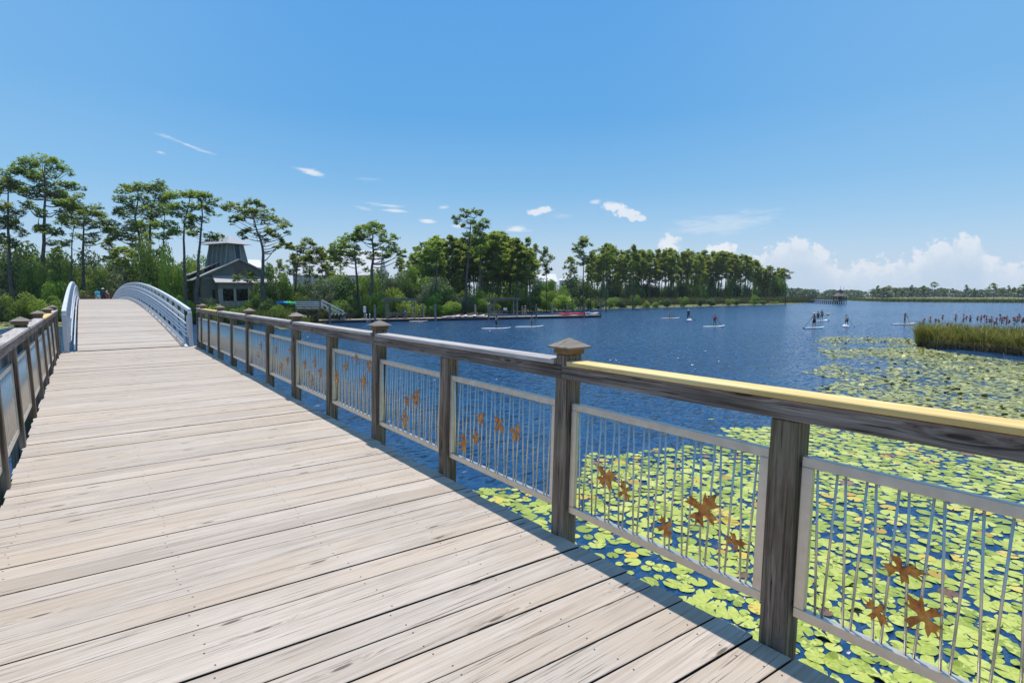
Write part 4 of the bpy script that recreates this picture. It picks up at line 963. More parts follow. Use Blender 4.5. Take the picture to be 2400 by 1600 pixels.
mb = MB(); blades(mb, along(-400, 470, 5200, -.5, 9), 1.0, 2.2, .07, rg_); blades(mb, along(440, 680, 4200, -.6, 7), 1.2, 2.4, .06, rg_); blades(mb, along(680, 745, 900, -.3, 2), .4, .9, .06, rg_)
solo('marsh_grass', mb, 'marsh_green', kind='stuff', label='yellow-green marsh grass along the bank left of the dock')
mb = MB(); blades(mb, along(745, 1330, 9000, -.3, 8), .9, 1.9, .07, rg_); blades(mb, along(1330, 1905, 17000, -.5, 12), 1.1, 2.7, .10, rg_)
solo('brown_marsh_grass', mb, 'marsh', kind='stuff', label='brownish marsh grass along the shore behind the dock and the far point')
# marsh spit that runs right from the point
mb = MB(); pts = []
for _ in range(5000):
    x = rg_.uniform(1780, 1908); y0 = 709.3 - (x - 1780) * .005; y = rg_.uniform(704.5, y0); pts.append(G(x, y))
blades(mb, pts, .8, 1.7, .16, rg_)
solo('marsh_spit_grass', mb, 'marsh', kind='stuff', label='brown grass on the low marsh spit left of the gazebo pier')
mb = MB(); pts = []
for _ in range(9000):
    x = rg_.uniform(1700, 2700); g = G(x, interp(SHF, x)); u = Vector((g.x, g.y, 0)).normalized(); q = g + u * (rg_.random() ** 1.5 * 45); pts.append(Vector((q.x, q.y, -2.6)))
blades(mb, pts, .8, 1.9, .30, rg_)
solo('far_marsh_grass', mb, 'marsh_green', kind='stuff', label='strip of green marsh grass along the far shore')
# far forest across the lake
mb = MB()
for _ in range(420):
    x = rg_.uniform(1500, 3100); D = rg_.uniform(400, 520); yt = 680.5 + 3 * sin(x * .02) + rg_.uniform(-4.5, 5) - (2 if x > 2150 else 0)
    w = W(x, 700, D); zt = W(x, yt, D).z; r = rg_.uniform(3.5, 6.5); tone = rg_.random()
    for q in range(150):
        u = Vector((rg_.gauss(0, .5), rg_.gauss(0, .5), 0)); z = zt - (zt + 2.2) * (rg_.random() ** 1.4) - .25 * r * u.length ** 2
        c = Vector((w.x + u.x * r, w.y + u.y * r, z)); s = rg_.uniform(.5, 1.2); a = Vector((rg_.uniform(-1, 1), rg_.uniform(-1, 1), rg_.uniform(-1, 1))).normalized() * s; b = a.orthogonal().normalized() * s * .7
        mb.quad(c - a, c - b, c + a, c + b, min(1, max(0, .6 * tone + .4 * rg_.random())))
solo('far_forest', mb, 'far', kind='stuff', label='low hazy forest along the horizon across the lake')

# --- reed island on the right with plum coloured flower spikes
fl = thing('reed_clump', G(2280, 822), 'tall yellow-green reed clump with plum flower spikes at the right edge of the lily pads', 'reeds')
OFL = G(2280, 822)
RBASE = [(2155, 812), (2200, 817), (2260, 819), (2330, 826), (2400, 834), (2500, 842)]
mb = MB(); pts = []
for _ in range(11000):
    x = 2150 + 520 * rg_.random(); g = G(x, interp(RBASE, x)); u = Vector((g.x, g.y, 0)).normalized(); d = rg_.random() ** 1.25 * 9
    if x < 2200: d *= max(.05, (x - 2140) / 60) * rg_.uniform(.3, 1.2)
    q = g + u * d; pts.append(q)
for q in pts:
    hh = .70 + .55 * clumpnoise(q.x * 1.7, q.y * 2.1) + .15 * clumpnoise(q.x * 5, q.y * 6)
    blades(mb, [q], 1.05 * hh, 1.85 * hh, .026, rg_, .75)
db = MB(); pts2 = []
for _ in range(2600):
    x = 2150 + 520 * rg_.random(); g = G(x, interp(RBASE, x)); u = Vector((g.x, g.y, 0)).normalized(); pts2.append(g + u * (rg_.random() * .8 - .25))
blades(db, pts2, .3, .85, .03, rg_, 1.3)
dl_ = part('dead_leaves', db, 'dead', fl, OFL); dl_['kind'] = 'stuff'
g_ = part('reed_leaves', mb, 'reed', fl, OFL); g_['kind'] = 'stuff'
SPK = [(1205, 720, 50), (1252, 680, 70), (1322, 665, 75), (1378, 685, 40), (1412, 695, 40), (1457, 650, 45), (1512, 735, 28), (1604, 640, 75), (1690, 632, 90), (1720, 660, 40), (1762, 650, 75), (1842, 660, 50), (1884, 645, 75), (1918, 650, 30), (1942, 655, 80), (1975, 690, 40), (2000, 660, 80), (2030, 720, 30),
       (2055, 675, 70), (2092, 640, 70), (2110, 690, 50), (2135, 668, 40), (2165, 655, 95), (2190, 700, 40), (2240, 670, 40), (2258, 670, 85), (2280, 665, 60), (2302, 632, 75), (2335, 690, 45), (2350, 680, 50)]
for k, (a, b, h) in enumerate(SPK):
    x, yt, hp = 1900 + a / 4.704, 600 + b / 4.704, h * 1.15 / 4.704
    D = depth(G(x, interp(RBASE, x))) + rg_.uniform(1, 6); top = W(x, yt, D); hh = hp * D / F
    mb = MB(); base = Vector((top.x + rg_.uniform(-.1, .1), top.y, WZ))
    for q in range(int(28 + 50 * hh)):
        t = rg_.random(); c = top + Vector((0, 0, -hh * t)); a_ = rg_.uniform(0, 6.28); rr_ = .04 + .13 * sin(pi * (.12 + .8 * t)); d = Vector((cos(a_), sin(a_), .35)); s = Vector((-sin(a_), cos(a_), 0)) * .03
        mb.quad(c - s, c + s, c + d * rr_ + s, c + d * rr_ - s, rg_.random())
    mb.tube([top, top - Vector((0, 0, hh))], .012, 4, .1)
    st = MB(); st.tube([base, top - Vector((0, 0, hh))], [.014, .008], 4, .5)
    fs_ = part('flower_spike', mb, 'flower', fl, OFL); part('stalk', st, 'reed', fs_, OFL)
# ================================================================ BUILDINGS
def shingle(name, c, sc=(1, 1, 9)):
    m, t = newmat(name); tc = t.n('ShaderNodeTexCoord').outputs['Object']
    w = t.n('ShaderNodeTexWave', wave_type='BANDS', bands_direction='Z', ins={'Vector': tc, 'Scale': 1.6, 'Distortion': .4, 'Detail': 2}).outputs['Fac']
    n = t.noise(tc, 1.2, 5); k = t.math('MULTIPLY_ADD', w, .25, t.math('MULTIPLY_ADD', n, .7, .5))
    col = t.n('ShaderNodeVectorMath', operation='SCALE', ins={0: c, 'Scale': k}).outputs[0]
    principled(t, **{'Base Color': col, 'Roughness': .85}); return m
M['wall'] = shingle('grey_green_siding', (.18, .195, .175)); M['trim'] = plain('pale_trim', (.30, .315, .30), .7)
M['stone'] = plain('grey_stone', (.30, .29, .27), .9, 0, .4, 3); M['glass'] = plain('dark_glass', (.012, .014, .016), .08, 0, .2, 1)
def metalroof(name, c):
    m, t = newmat(name); tc = t.n('ShaderNodeTexCoord').outputs['Object']
    w = t.n('ShaderNodeTexWave', wave_type='BANDS', bands_direction='X', ins={'Vector': tc, 'Scale': .75}).outputs['Fac']
    k = t.smooth(w, .86, .97, 1, .72); n = t.noise(tc, .6, 4)
    col = t.n('ShaderNodeVectorMath', operation='SCALE', ins={0: c, 'Scale': t.math('MULTIPLY', k, t.math('MULTIPLY_ADD', n, .25, .87))}).outputs[0]
    principled(t, **{'Base Color': col, 'Roughness': .45}); return m
M['roof'] = metalroof('weathered_metal_roof', (.40, .385, .38)); M['wroof'] = metalroof('white_metal_roof', (.62, .61, .63))
M['wwall'] = plain('white_siding', (.62, .63, .66), .7)
M['dark'] = plain('dark_opening', (.015, .014, .016), .7)
M['skin'] = plain('skin', (.42, .25, .17), .55, 0, .1); M['skin2'] = plain('tanned_skin', (.30, .155, .09), .55, 0, .1)
M['bw_'] = plain('white_board', (.74, .72, .73), .35); M['pinkb'] = plain('pink_board_side', (.55, .12, .20), .35); M['tealb'] = plain('mint_board_deck', (.40, .66, .66), .35)
for n_, c in dict(black=(.012, .012, .014), navy=(.015, .022, .06), red=(.55, .03, .06), white_cloth=(.75, .75, .76), coral=(.70, .16, .16), blue=(.03, .16, .45), teal=(.02, .42, .50), green=(.02, .14, .09), kgreen=(.06, .45, .16), kblue=(.04, .28, .62),
                  hair_dark=(.02, .013, .01), hair_brown=(.10, .05, .025), hair_blond=(.38, .24, .10), straw=(.55, .42, .24), yellow=(.70, .52, .04), kred=(.65, .015, .05), canvas=(.03, .055, .055), redwood=(.20, .06, .035), peach=(.62, .40, .30), grey=(.35, .36, .38)).items():
    M[n_] = plain(n_, c, .55, 0, .08)

def facing_rz(p, turn=0.0):
    u = Vector((p.x - CAM.x, p.y - CAM.y)); return atan2(u.y, u.x) - pi / 2 + radians(turn)
def roof_pair(mb, hw, zr, ze, y0, y1, th=.14):      # gable roof, ridge along y
    for s in (-1, 1):
        a = [(0, y0, zr), (s * hw, y0, ze), (s * hw, y1, ze), (0, y1, zr)]
        if s > 0: a = a[::-1]
        b = [(x, y, z - th) for x, y, z in a]; mb.hexa(b[::-1] if False else b, mi=0) if False else mb.add(b + a, [(3, 2, 1, 0), (4, 5, 6, 7), (0, 1, 5, 4), (1, 2, 6, 5), (2, 3, 7, 6), (3, 0, 4, 7)] if s < 0 else [(3, 2, 1, 0), (4, 5, 6, 7), (0, 1, 5, 4), (1, 2, 6, 5), (2, 3, 7, 6), (3, 0, 4, 7)])
def gable_wall(mb, hw, z0, ze, zr, y0, y1):
    a = [(-hw, y0, z0), (hw, y0, z0), (hw, y0, ze), (0, y0, zr), (-hw, y0, ze)]; b = [(x, y1, z) for x, y, z in a]
    mb.add(a + b, [(0, 1, 2, 3, 4), (9, 8, 7, 6, 5), (1, 6, 7, 2), (5, 0, 4, 9), (2, 7, 8, 3), (3, 8, 9, 4)])
# --- grey house with the lantern tower
hp = W(563.5, 700, 100); HZ = -1.2
hs = thing('boathouse', (hp.x, hp.y, HZ), 'grey-green shingled house with gable, porch and a tapered lantern tower on top', 'house', None, facing_rz(hp, 12))
def hpart(name, mb, mat, par=None, **k): return part(name, mb, mat, par or hs, None, **k)
b = MB(); gable_wall(b, 6.2, 0, 5.7, 8.85, 0, 9.5); wl = hpart('wall', b, 'wall')
b = MB(); roof_pair(b, 7.7, 9.05, 5.15, -.95, 10.2); hpart('roof', b, 'roof')
b = MB(); roof_pair(b, 7.4, 9.9, 6.2, 4.2, 12.5); gable_wall(b, 5.9, 4.5, 6.7, 9.7, 4.6, 12.2) if False else None; hpart('rear_roof', b, 'roof')
b = MB()
for s in (-1, 1):
    p = [(0, -1.0, 8.86), (s * 7.72, -1.0, 4.93), (s * 7.72, -.955, 4.93), (0, -.955, 8.86)]; q = [(x, y, z + .22) for x, y, z in p]
    b.hexa(p + q)
hpart('bargeboard', b, 'trim')
b = MB(); b.box(-6.0, 6.0, -.06, -.004, 5.35, 5.6); hpart('gable_band', b, 'trim')
b = MB(); b.box(-.75, .75, -.05, -.004, 6.3, 7.7); hpart('gable_vent', b, 'glass')
# porch
b = MB()
b.box(-3.9, 6.3, -2.4, -.003, 3.65, 4.75); b.box(-3.9, 6.3, -2.4, -2.1, .0, .0 + 1.5)
pw = hpart('porch_wall', b, 'wall')
b = MB(); b.box(-3.96, 6.36, -2.47, -2.403, 0, 1.48); hpart('stone_base', b, 'stone')
for x in (-3.65, -1.35, 1.0, 3.4, 6.05):
    b = MB(); w_ = .36 if x < -3 else .2; b.box(x - w_, x + w_, -2.42, -2.08, 1.5, 3.648); hpart('porch_post', b, 'trim')
for x0, x1 in ((-3.25, -1.57), (-1.13, .78), (1.22, 3.18), (3.62, 5.83)):
    b = MB(); b.box(x0, x1, -2.2, -2.15, 1.52, 3.64); hpart('window', b, 'glass')
b = MB(); p = [(-4.5, -2.95, 4.78), (6.7, -2.95, 4.78), (6.5, -.01, 6.05), (-4.5, -.01, 6.05)]; b.hexa([(x, y, z - .13) for x, y, z in p] + p); hpart('porch_roof', b, 'roof')
b = MB(); b.box(-4.55, -4.1, -.04, -.004, 1.3, 3.5); hpart('door', b, 'dark')
for y0 in (1.5, 5):
    b = MB(); b.box(-6.24, -6.203, y0, y0 + 1.6, 2.2, 4.0); hpart('window', b, 'glass')
# tower
TX0, TX1, TY0, TY1 = -1.9, 1.1, 2.9, 8.6
b = MB(); z0, z1, tp = 7.0, 12.0, .75
b.hexa([(TX0 - tp, TY0 - tp, z0), (TX1 + tp, TY0 - tp, z0), (TX1 + tp, TY1 + tp, z0), (TX0 - tp, TY1 + tp, z0), (TX0, TY0, z1), (TX1, TY0, z1), (TX1, TY1, z1), (TX0, TY1, z1)])
tw = hpart('tower', b, 'wall')
o = 1.15; zz = z1 - .02
b = MB(); ym = (TY0 + TY1) / 2; xm = (TX0 + TX1) / 2
b.add([(TX0 - o, TY0 - o, zz), (TX1 + o, TY0 - o, zz), (TX1 + o, TY1 + o, zz), (TX0 - o, TY1 + o, zz), (xm, TY0 + 2.0, zz + 1.6), (xm, TY1 - 2.0, zz + 1.6)],
      [(3, 2, 1, 0), (0, 1, 4), (1, 2, 5, 4), (2, 3, 5), (3, 0, 4, 5)]); hpart('tower_roof', b, 'roof', tw)
b = MB(); k_ = .30; b.hexa([(xm - .42, TY0 - .42, 9.4), (xm + .42, TY0 - .42, 9.4), (xm + .42, TY0 - .2, 9.4), (xm - .42, TY0 - .2, 9.4), (xm - .42, TY0 - .14, 11.7), (xm + .42, TY0 - .14, 11.7), (xm + .42, TY0 + .1, 11.7), (xm - .42, TY0 + .1, 11.7)]); hpart('tower_window', b, 'glass', tw)
for x in (-.6, .6):
    b = MB(); b.hexa([(xm + x - .08, TY0 - .46, 9.2), (xm + x + .08, TY0 - .46, 9.2), (xm + x + .08, TY0 - .2, 9.2), (xm + x - .08, TY0 - .2, 9.2), (xm + x - .08, TY0 - .16, 11.9), (xm + x + .08, TY0 - .16, 11.9), (xm + x + .08, TY0 + .1, 11.9), (xm + x - .08, TY0 + .1, 11.9)]); hpart('window_trim', b, 'trim', tw)
for k in range(5):
    y = TY0 + .2 + k * 1.75
    y = TY0 + .15 + k * 1.27
    b = MB(); b.hexa([(TX0 - tp - .32, y, 7.0), (TX0 - tp + .1, y, 7.0), (TX0 - tp + .1, y + .14, 7.0), (TX0 - tp - .32, y + .14, 7.0), (TX0 - .30, y, z1 - .05), (TX0 + .1, y, z1 - .05), (TX0 + .1, y + .14, z1 - .05), (TX0 - .30, y + .14, z1 - .05)]); hpart('rib', b, 'trim', tw)
for ob in [c for c in hs.children if c.name.startswith('tower')] + [c for c in hs.children_recursive if c.name.startswith(('tower_', 'window_trim', 'rib'))]:
    if ob.get('turned'): continue
    ca, sa = cos(radians(25)), sin(radians(25)); px_, py_ = -1.3, 4.2
    for v in ob.data.vertices: dx, dy = v.co.x - px_, v.co.y - py_; v.co.x = px_ + .35 + ca * dx - sa * dy; v.co.y = py_ + sa * dx + ca * dy
    ob['turned'] = 1
for ob in hs.children_recursive:
    if ob.get('turned'): del ob['turned']
# --- simple gabled houses seen over the trees
def gable_house(name, px, D, label, wpx, y_ridge, y_eave, dep, turn, wall, roof, along_x=True, zb=-1.0, hip=0.0, porch=0, win=4):
    p = W(px, 700, D); L = wpx * D / F / 2; zr = W(px, y_ridge, D).z - zb; ze = W(px, y_eave, D).z - zb
    o = thing(name, (p.x, p.y, zb), label, 'house', None, facing_rz(p, turn))
    b = MB(); b.box(-L + .5, L - .5, .6, dep - .6, 0, ze + .1); wall_ = part('wall', b, wall, o)
    b = MB(); e = .0; y0, y1, ym = 0, dep, dep / 2
    b.add([(-L, y0, ze), (L, y0, ze), (L, y1, ze), (-L, y1, ze), (-L + hip, ym, zr), (L - .02, ym, zr)], [(3, 2, 1, 0), (0, 1, 5, 4), (2, 3, 4, 5), (1, 2, 5), (3, 0, 4)]); part('roof', b, roof, o)
    if hip < 1:
        pass
    for k in range(win):
        x = -L + 1.2 + (2 * L - 2.4) * (k + .5) / win; b = MB(); b.box(x - .6, x + .6, .54, .597, ze * .45, ze * .8); w_ = part('window', b, 'glass', wall_)
        b = MB(); b.box(x - .75, x + .75, .50, .59, ze * .80 + .002, ze * .83); part('window_head', b, 'trim', w_)
    for k in range(porch):
        x = -L + .5 + k * 2.3; b = MB(); b.box(x - .18, x + .18, -.1, .25, 0, ze - .01); part('porch_column', b, wall, o)
    return o
gable_house('white_house', 788, 140, 'large white house with long white metal roof showing between the trees', 200, 582, 645, 13, -14, 'wwall', 'wroof', hip=5.5, porch=6)
gable_house('cottage', 596, 128, 'small bright white roof just right of the house tower', 46, 607, 627, 8, 10, 'wwall', 'wroof', hip=1, win=2)
gable_house('grey_cottage', 1232, 205, 'distant grey gabled house seen through slim pine trunks', 44, 632, 655, 8, 60, 'wall', 'wroof', win=2)
gable_house('white_cottage', 1283, 215, 'distant low house with white roof, left one in the gap of the wood', 52, 641, 660, 8, 15, 'wwall', 'wroof', hip=2, win=3)
gable_house('white_cottage', 1322, 210, 'distant house with white hipped roof beside the far point', 34, 643, 657, 7, -25, 'wwall', 'wroof', hip=2, win=2)
# kiosk left of the house
kp = W(415, 700, 90)
ks = thing('kiosk', (kp.x, kp.y, -1.2), 'small grey booth among the trunks left of the house', 'kiosk', None, facing_rz(kp, 25))
b = MB(); b.box(-.5, .5, 0, 1.0, 0, 4.2); part('cabin', b, 'grey', ks)
b = MB(); b.add([(-.7, -.2, 4.2), (.7, -.2, 4.2), (.7, 1.2, 4.2), (-.7, 1.2, 4.2), (0, .5, 4.75)], [(3, 2, 1, 0), (0, 1, 4), (1, 2, 4), (2, 3, 4), (3, 0, 4)]); part('roof', b, 'trim', ks)
b = MB(); b.box(-.42, .42, -.05, -.003, .1, 2.1); part('door', b, 'wwall', ks)
kp2 = W(402, 700, 90); b = MB(); b.tube([(0, 0, 0), (0, 0, 4.3)], .04, 6); us = thing('closed_umbrella', (kp2.x, kp2.y, -1.2), 'closed blue umbrella on a pole beside the grey booth', 'umbrella')
part('pole', b, 'grey', us); b = MB(); b.rings([[(r * cos(k * pi / 4), r * sin(k * pi / 4), z) for k in range(8)] for r, z in ((.12, 2.2), (.30, 2.6), (.26, 3.4), (.07, 4.25))]); part('canopy', b, 'blue', us)

# ================================================================ FLOATING DOCK AND SHORE THINGS
GL, GR = G(745, 757.5), G(1408, 743.5); DV = (GR - GL).normalized(); DN = Vector((-DV.y, DV.x, 0));
if DN.dot(FH) < 0: DN = -DN
DKZ = -2.28
def dk(px, back=0.0, z=DKZ):
    r = ray(px, 700); a, b_ = r.x, r.y
    o = GL + DN * back; den = DV.x * b_ - DV.y * a; t = (o.y * a - o.x * b_) / den
    q = o + DV * t; return Vector((q.x, q.y, z))
DRZ = atan2(DV.y, DV.x); DL = (GR - GL).length
dock = thing('floating_dock', (GL.x, GL.y, DKZ), 'long floating dock with pale deck and dark sides along the wooded shore', 'dock', None, DRZ)
b = MB(); x = 0
while x < DL: b.box(x, min(x + .20, DL), -.0, 2.6, -.05, R.uniform(-.004, .0)); x += .207
part('deck', b, M['deck_far'], dock)
b = MB(); b.box(0, DL, .03, 2.57, -.36, -.052); part('float', b, 'black', dock)
b = MB(); b.box(0, DL, -.05, -.002, -.22, -.01); part('fender', b, 'under', dock)
def pile(px, back, ytop, label, r=.16, mat='pier', group='pilings of the floating dock'):
    p = dk(px, back, -4.5); zt = W(px, ytop, depth(Vector((p.x, p.y, DKZ)))).z
    o = thing('piling', p, label, 'piling', group); b = MB(); b.tube([(0, 0, 0), (0, 0, zt + 4.5)], r, 10); part('shaft', b, mat, o, smooth=False)
    b = MB(); b.tube([(0, 0, zt + 4.5), (0, 0, zt + 4.6)], [r * 1.06, r * .5], 10); part('cap', b, 'under', o); return o
for px, back, yt, lb in [(772, -.2, 714, 'dark round piling at the left end of the floating dock'), (878, -.2, 716, 'dark round piling left of the first pergola'), (1020, -.2, 714, 'greenish piling in front of the dock between the two pergolas'),
        (1145, -.2, 714, 'piling at the left corner of the second pergola'), (1257, -.2, 714, 'dark piling right of the standing bather on the dock'), (1370, -.2, 714, 'piling in front of the red kayaks'),
        (992, 2.8, 713, 'slim piling behind the dock right of the first pergola'), (1114, 2.8, 714, 'slim piling behind the row of paddleboards'), (1224, 2.8, 718, 'piling behind the bather on the dock'), (1294, 2.8, 711, 'piling behind the dock left of the red kayaks'),
        (1330, 2.8, 712, 'piling behind the longer red kayak'), (1408, .6, 703, 'tallest piling at the right end of the floating dock')]: pile(px, back, yt, lb)
def pergola(px0, px1, ytop, label):
    a = dk(px0, 1.6); c = dk(px1, 1.6); L = (c - a).length; H = W(px0, ytop, depth(a)).z - DKZ
    o = thing('pergola', (a.x, a.y, DKZ), label, 'pergola', 'pergolas on the dock', DRZ)
    for x in (0, L): 
        for y in (-.7, .8): b = MB(); b.box(x - .08, x + .08, y - .08, y + .08, 0, H - .25); part('post', b, 'pier', o)
    for y in (-.7, .8): b = MB(); b.box(-.8, L + .8, y - .05, y + .05, H - .248, H - .02); part('beam', b, 'pier', o)
    n = 12
    for k in range(n + 1): x = -.5 + (L + 1) * k / n; b = MB(); b.box(x - .03, x + .03, -1.3, 1.4, H - .018, H + .12); part('rafter', b, 'pier', o)
    return o
def bench(px, back, label, L=1.7):
    a = dk(px, back); o = thing('bench', (a.x, a.y, DKZ), label, 'bench', 'benches on the dock', DRZ)
    b = MB()
    for k in range(4): b.box(-L / 2, L / 2, -.02 + k * .12, .08 + k * .12, .42, .45)
    part('seat', b, 'pier', o); b = MB()
    for k in range(4): b.box(-L / 2, L / 2, .46, .49, .52 + k * .12, .61 + k * .12)
    part('backrest', b, 'pier', o)
    for x in (-L / 2 + .05, L / 2 - .05):
        for y in (.02, .44): b = MB(); b.box(x - .04, x + .04, y - .035, y + .035, 0, .418 if y < .2 else .98); part('leg', b, 'pier', o)
        b = MB(); b.box(x - .045, x + .045, .0, .455, .62, .66); part('armrest', b, 'pier', o)
pergola(907, 968, 701, 'weathered wooden pergola over two benches near the left end of the dock'); pergola(1154, 1208, 700, 'pale-topped wooden pergola near the middle of the dock')
bench(917, 1.3, 'wooden bench under the left part of the first pergola'); bench(942, 1.3, 'wooden bench beside the person in blue under the first pergola', 1.6); bench(1166, 1.3, 'wooden bench under the second pergola', 2.2)
# ladder, notice box, green box
a = dk(862, -.02); o = thing('ladder', (a.x, a.y, DKZ), 'metal swim ladder on the dock edge with two curved handles', 'ladder', None, DRZ)
for x in (-.25, .25): b = MB(); b.tube([(x, .35, 0), (x, .3, .7), (x, .1, .85), (x, -.1, .7), (x, -.12, -.7)], .03, 6); part('rail', b, 'white', o)
for k in range(3): b = MB(); b.tube([(-.25, -.12, -.1 - .2 * k), (.25, -.12, -.1 - .2 * k)], .02, 6); part('rung', b, 'white', o)
a = dk(854, 2.2); o = thing('notice_post', (a.x, a.y, DKZ), 'white notice box on a short wooden post on the dock', 'sign', None, DRZ)
b = MB(); b.box(-.12, .12, -.08, .08, 0, 1.0); part('post', b, 'pier', o); b = MB(); b.box(-.2, .2, -.14, .14, 1.0, 1.85); part('box', b, 'wwall', o)
b = MB(); b.add([(-.24, -.18, 1.852), (.24, -.18, 1.852), (.24, .18, 1.852), (-.24, .18, 1.852), (0, 0, 1.98)], [(3, 2, 1, 0), (0, 1, 4), (1, 2, 4), (2, 3, 4), (3, 0, 4)]); part('lid', b, 'trim', o)
# fixed pier head with slatted rails, and the gangway that drops from it to the dock
pa, pb = G(694, 758), G(750, 757); PD = depth(pa); pz = W(700, 722, PD).z
pv = (pb - pa).normalized(); prz = atan2(pv.y, pv.x); PLn = (pb - pa).length
o = thing('fixed_pier', (pa.x, pa.y, pz), 'dark raised timber pier head with white slatted rails above the gangway', 'pier', None, prz)
b = MB(); b.box(0, PLn, 0, 3.4, -.3, 0); part('deck', b, 'pier', o)
for x in (.4, PLn * .5, PLn - .3):
    for y in (.3, 3.0): b = MB(); b.tube([(x, y, -4 - pz + WZ - WZ * 0), (x, y, -.302)], .14, 8); part('support_post', b, 'under', o)
for k in range(4): x = .1 + (PLn - .25) * k / 3; b = MB(); b.box(x, x + .12, .02, .14, .002, 1.15); part('rail_post', b, 'pier', o)
for k in range(3): b = MB(); b.box(0, PLn, -.05, .018, .25 + .28 * k, .40 + .28 * k); part('slat', b, 'wwall', o)
b = MB(); b.box(-.1, PLn + .1, -.08, .16, 1.152, 1.22); part('handrail', b, 'pier', o)
for k in range(3): b = MB(); b.box(.4, PLn, 3.3, 3.36, .25 + .28 * k, .36 + .28 * k); part('slat', b, 'pier', o)
ga = Vector((pb.x, pb.y, pz)) + FH * 1.0; gb = dk(806, 1.4)
gv = gb - ga; gl = Vector((gv.x, gv.y, 0)); gn = Vector((-gl.y, gl.x, 0)).normalized() * .65
o = thing('gangway', tuple(ga), 'sloping aluminium gangway with trussed side rails from the pier head to the dock', 'gangway'); go = ga
b = MB(); q = [ga - gn, gb - gn, gb + gn, ga + gn]; b.hexa([p - Vector((0, 0, .12)) for p in q] + q); part('walkway', b, 'deck_far', o, go)
for s in (-1, 1):
    up = Vector((0, 0, 1.15)); p0, p1 = ga + gn * s * 1.04, gb + gn * s * 1.04
    b = MB(); b.tube([p0 + Vector((0, 0, -.1)), p0 + up * .96, p0.lerp(p1, .04) + up, p0.lerp(p1, .94) + up, p1 + up * .8, p1 + Vector((0, 0, .05))], .055, 7); part('handrail', b, 'white', o, go)
    b = MB(); b.tube([p0.lerp(p1, .01) + up * .5, p0.lerp(p1, .97) + up * .5], .03, 6); part('midrail', b, 'white', o, go)
    for k in range(7):
        b = MB(); t0, t1 = (k + .2) / 7.2, (k + .8) / 7.2
        b.tube([p0.lerp(p1, t0) + up * (.98 if k % 2 else .0), p0.lerp(p1, t1) + up * (.0 if k % 2 else .98)], .028, 6); part('brace', b, 'white', o, go)
a = G(732, 744); zt = W(732, 703, depth(a)).z; o = thing('green_wrapped_post', (a.x, a.y, -4), 'green wrapped mooring post beside the top of the gangway', 'post')
for x in (-.25, .25): b = MB(); b.tube([(x, 0, 0), (x, 0, zt + 1.8)], .14, 8); part('shaft', b, 'pier', o)
b = MB(); b.rings([[(.5 * cos(k * pi / 6) * s, .32 * sin(k * pi / 6) * s, z) for k in range(12)] for s, z in ((.96, zt + 2.4), (1, zt + 2.5), (1, zt + 3.85), (.9, zt + 4.0))]); part('wrap', b, 'green', o)
# kayaks and boards
def hull_rings(L, Wd, H, nose=.12, n=14, m=12):
    rg = []
    for i in range(n + 1):
        t = i / n * 2 - 1; k = max(.05, (1 - abs(t) ** 2.3)) ** .75; zc = nose * abs(t) ** 3
        rg.append([(L / 2 * t, Wd / 2 * k * cos(2 * pi * j / m), zc + (H * .62 if sin(2 * pi * j / m) < 0 else H * .38) * (.35 + .65 * k) * sin(2 * pi * j / m)) for j in range(m)])
    return rg
def kayak(loc, rz, mat, label, group, L=3.3, flip=False, tilt=0.0):
    o = thing('kayak', loc, label, 'kayak', group, rz)
    b = MB(); b.rings(hull_rings(L, .72, .42)); h = part('hull', b, mat, o, smooth=True)
    b = MB(); b.rings([[(.62 * cos(k * pi / 6) * s, .24 * sin(k * pi / 6) * s, z) for k in range(12)] for s, z in ((1.1, .13), (1.06, .19), (.95, .18), (.9, .10))], cap=True); part('cockpit', b, 'black', o)
    if flip or tilt: o.rotation_euler = (pi if flip else tilt, 0, rz)
    return o
a = dk(1327.5, .9); kayak((a.x, a.y, DKZ + .28), DRZ + .04, 'kred', 'longer red kayak lying on the right end of the dock', 'kayaks on the dock', 3.6)
a = dk(1362, .9); kayak((a.x, a.y, DKZ + .28), DRZ - .06, 'kred', 'second red kayak lying next to the blue and white one', 'kayaks on the dock', 2.9)
a = dk(1387, 1.3); kayak((a.x, a.y, DKZ + .28), DRZ, 'bw_', 'blue and white kayak at the right end of the dock', 'kayaks on the dock', 3.0)
bo = MB(); bo.rings([[(-.75 + x, .38 * cos(k * pi / 6), .02 + .25 * sin(k * pi / 6)) for k in range(12)] for x in (-.25, 0, .3)]); 
part('bow_band', bo, 'kblue', [x for x in COL.objects if x.get('label', '').startswith('blue and white kayak')][0])
def rack_of(px0, y0, n, cols, labels, group, D, dx, L, z):
    for k in range(n):
        p = W(px0 + dx * k, y0, D); kayak((p.x, p.y, z), facing_rz(p, 68), cols[k], labels[k], group, L, tilt=.9)
zb_ = W(668, 710, 82).z
rack_of(656, 709, 5, ['kblue', 'kblue', 'kblue', 'teal', 'kgreen'], ['leftmost bright blue kayak leaning on the bank rack', 'second blue kayak on the bank rack', 'third blue kayak on the bank rack', 'teal kayak next to the green one on the bank rack', 'bright green kayak at the right end of the bank rack'], 'kayaks racked on the bank', 82, 7.0, 3.0, zb_)
pr = W(669, 712, 82.4); o = thing('kayak_rack', (pr.x, pr.y, zb_ - .5), 'low timber rack holding the blue kayaks on the bank', 'rack', None, facing_rz(pr))
for x in (-1.3, 1.3): b = MB(); b.box(x - .06, x + .06, -.1, .1, -1.2, .3); part('upright', b, 'pier', o)
b = MB(); b.box(-1.7, 1.7, -.06, .06, .302, .40); part('crossbar', b, 'pier', o)
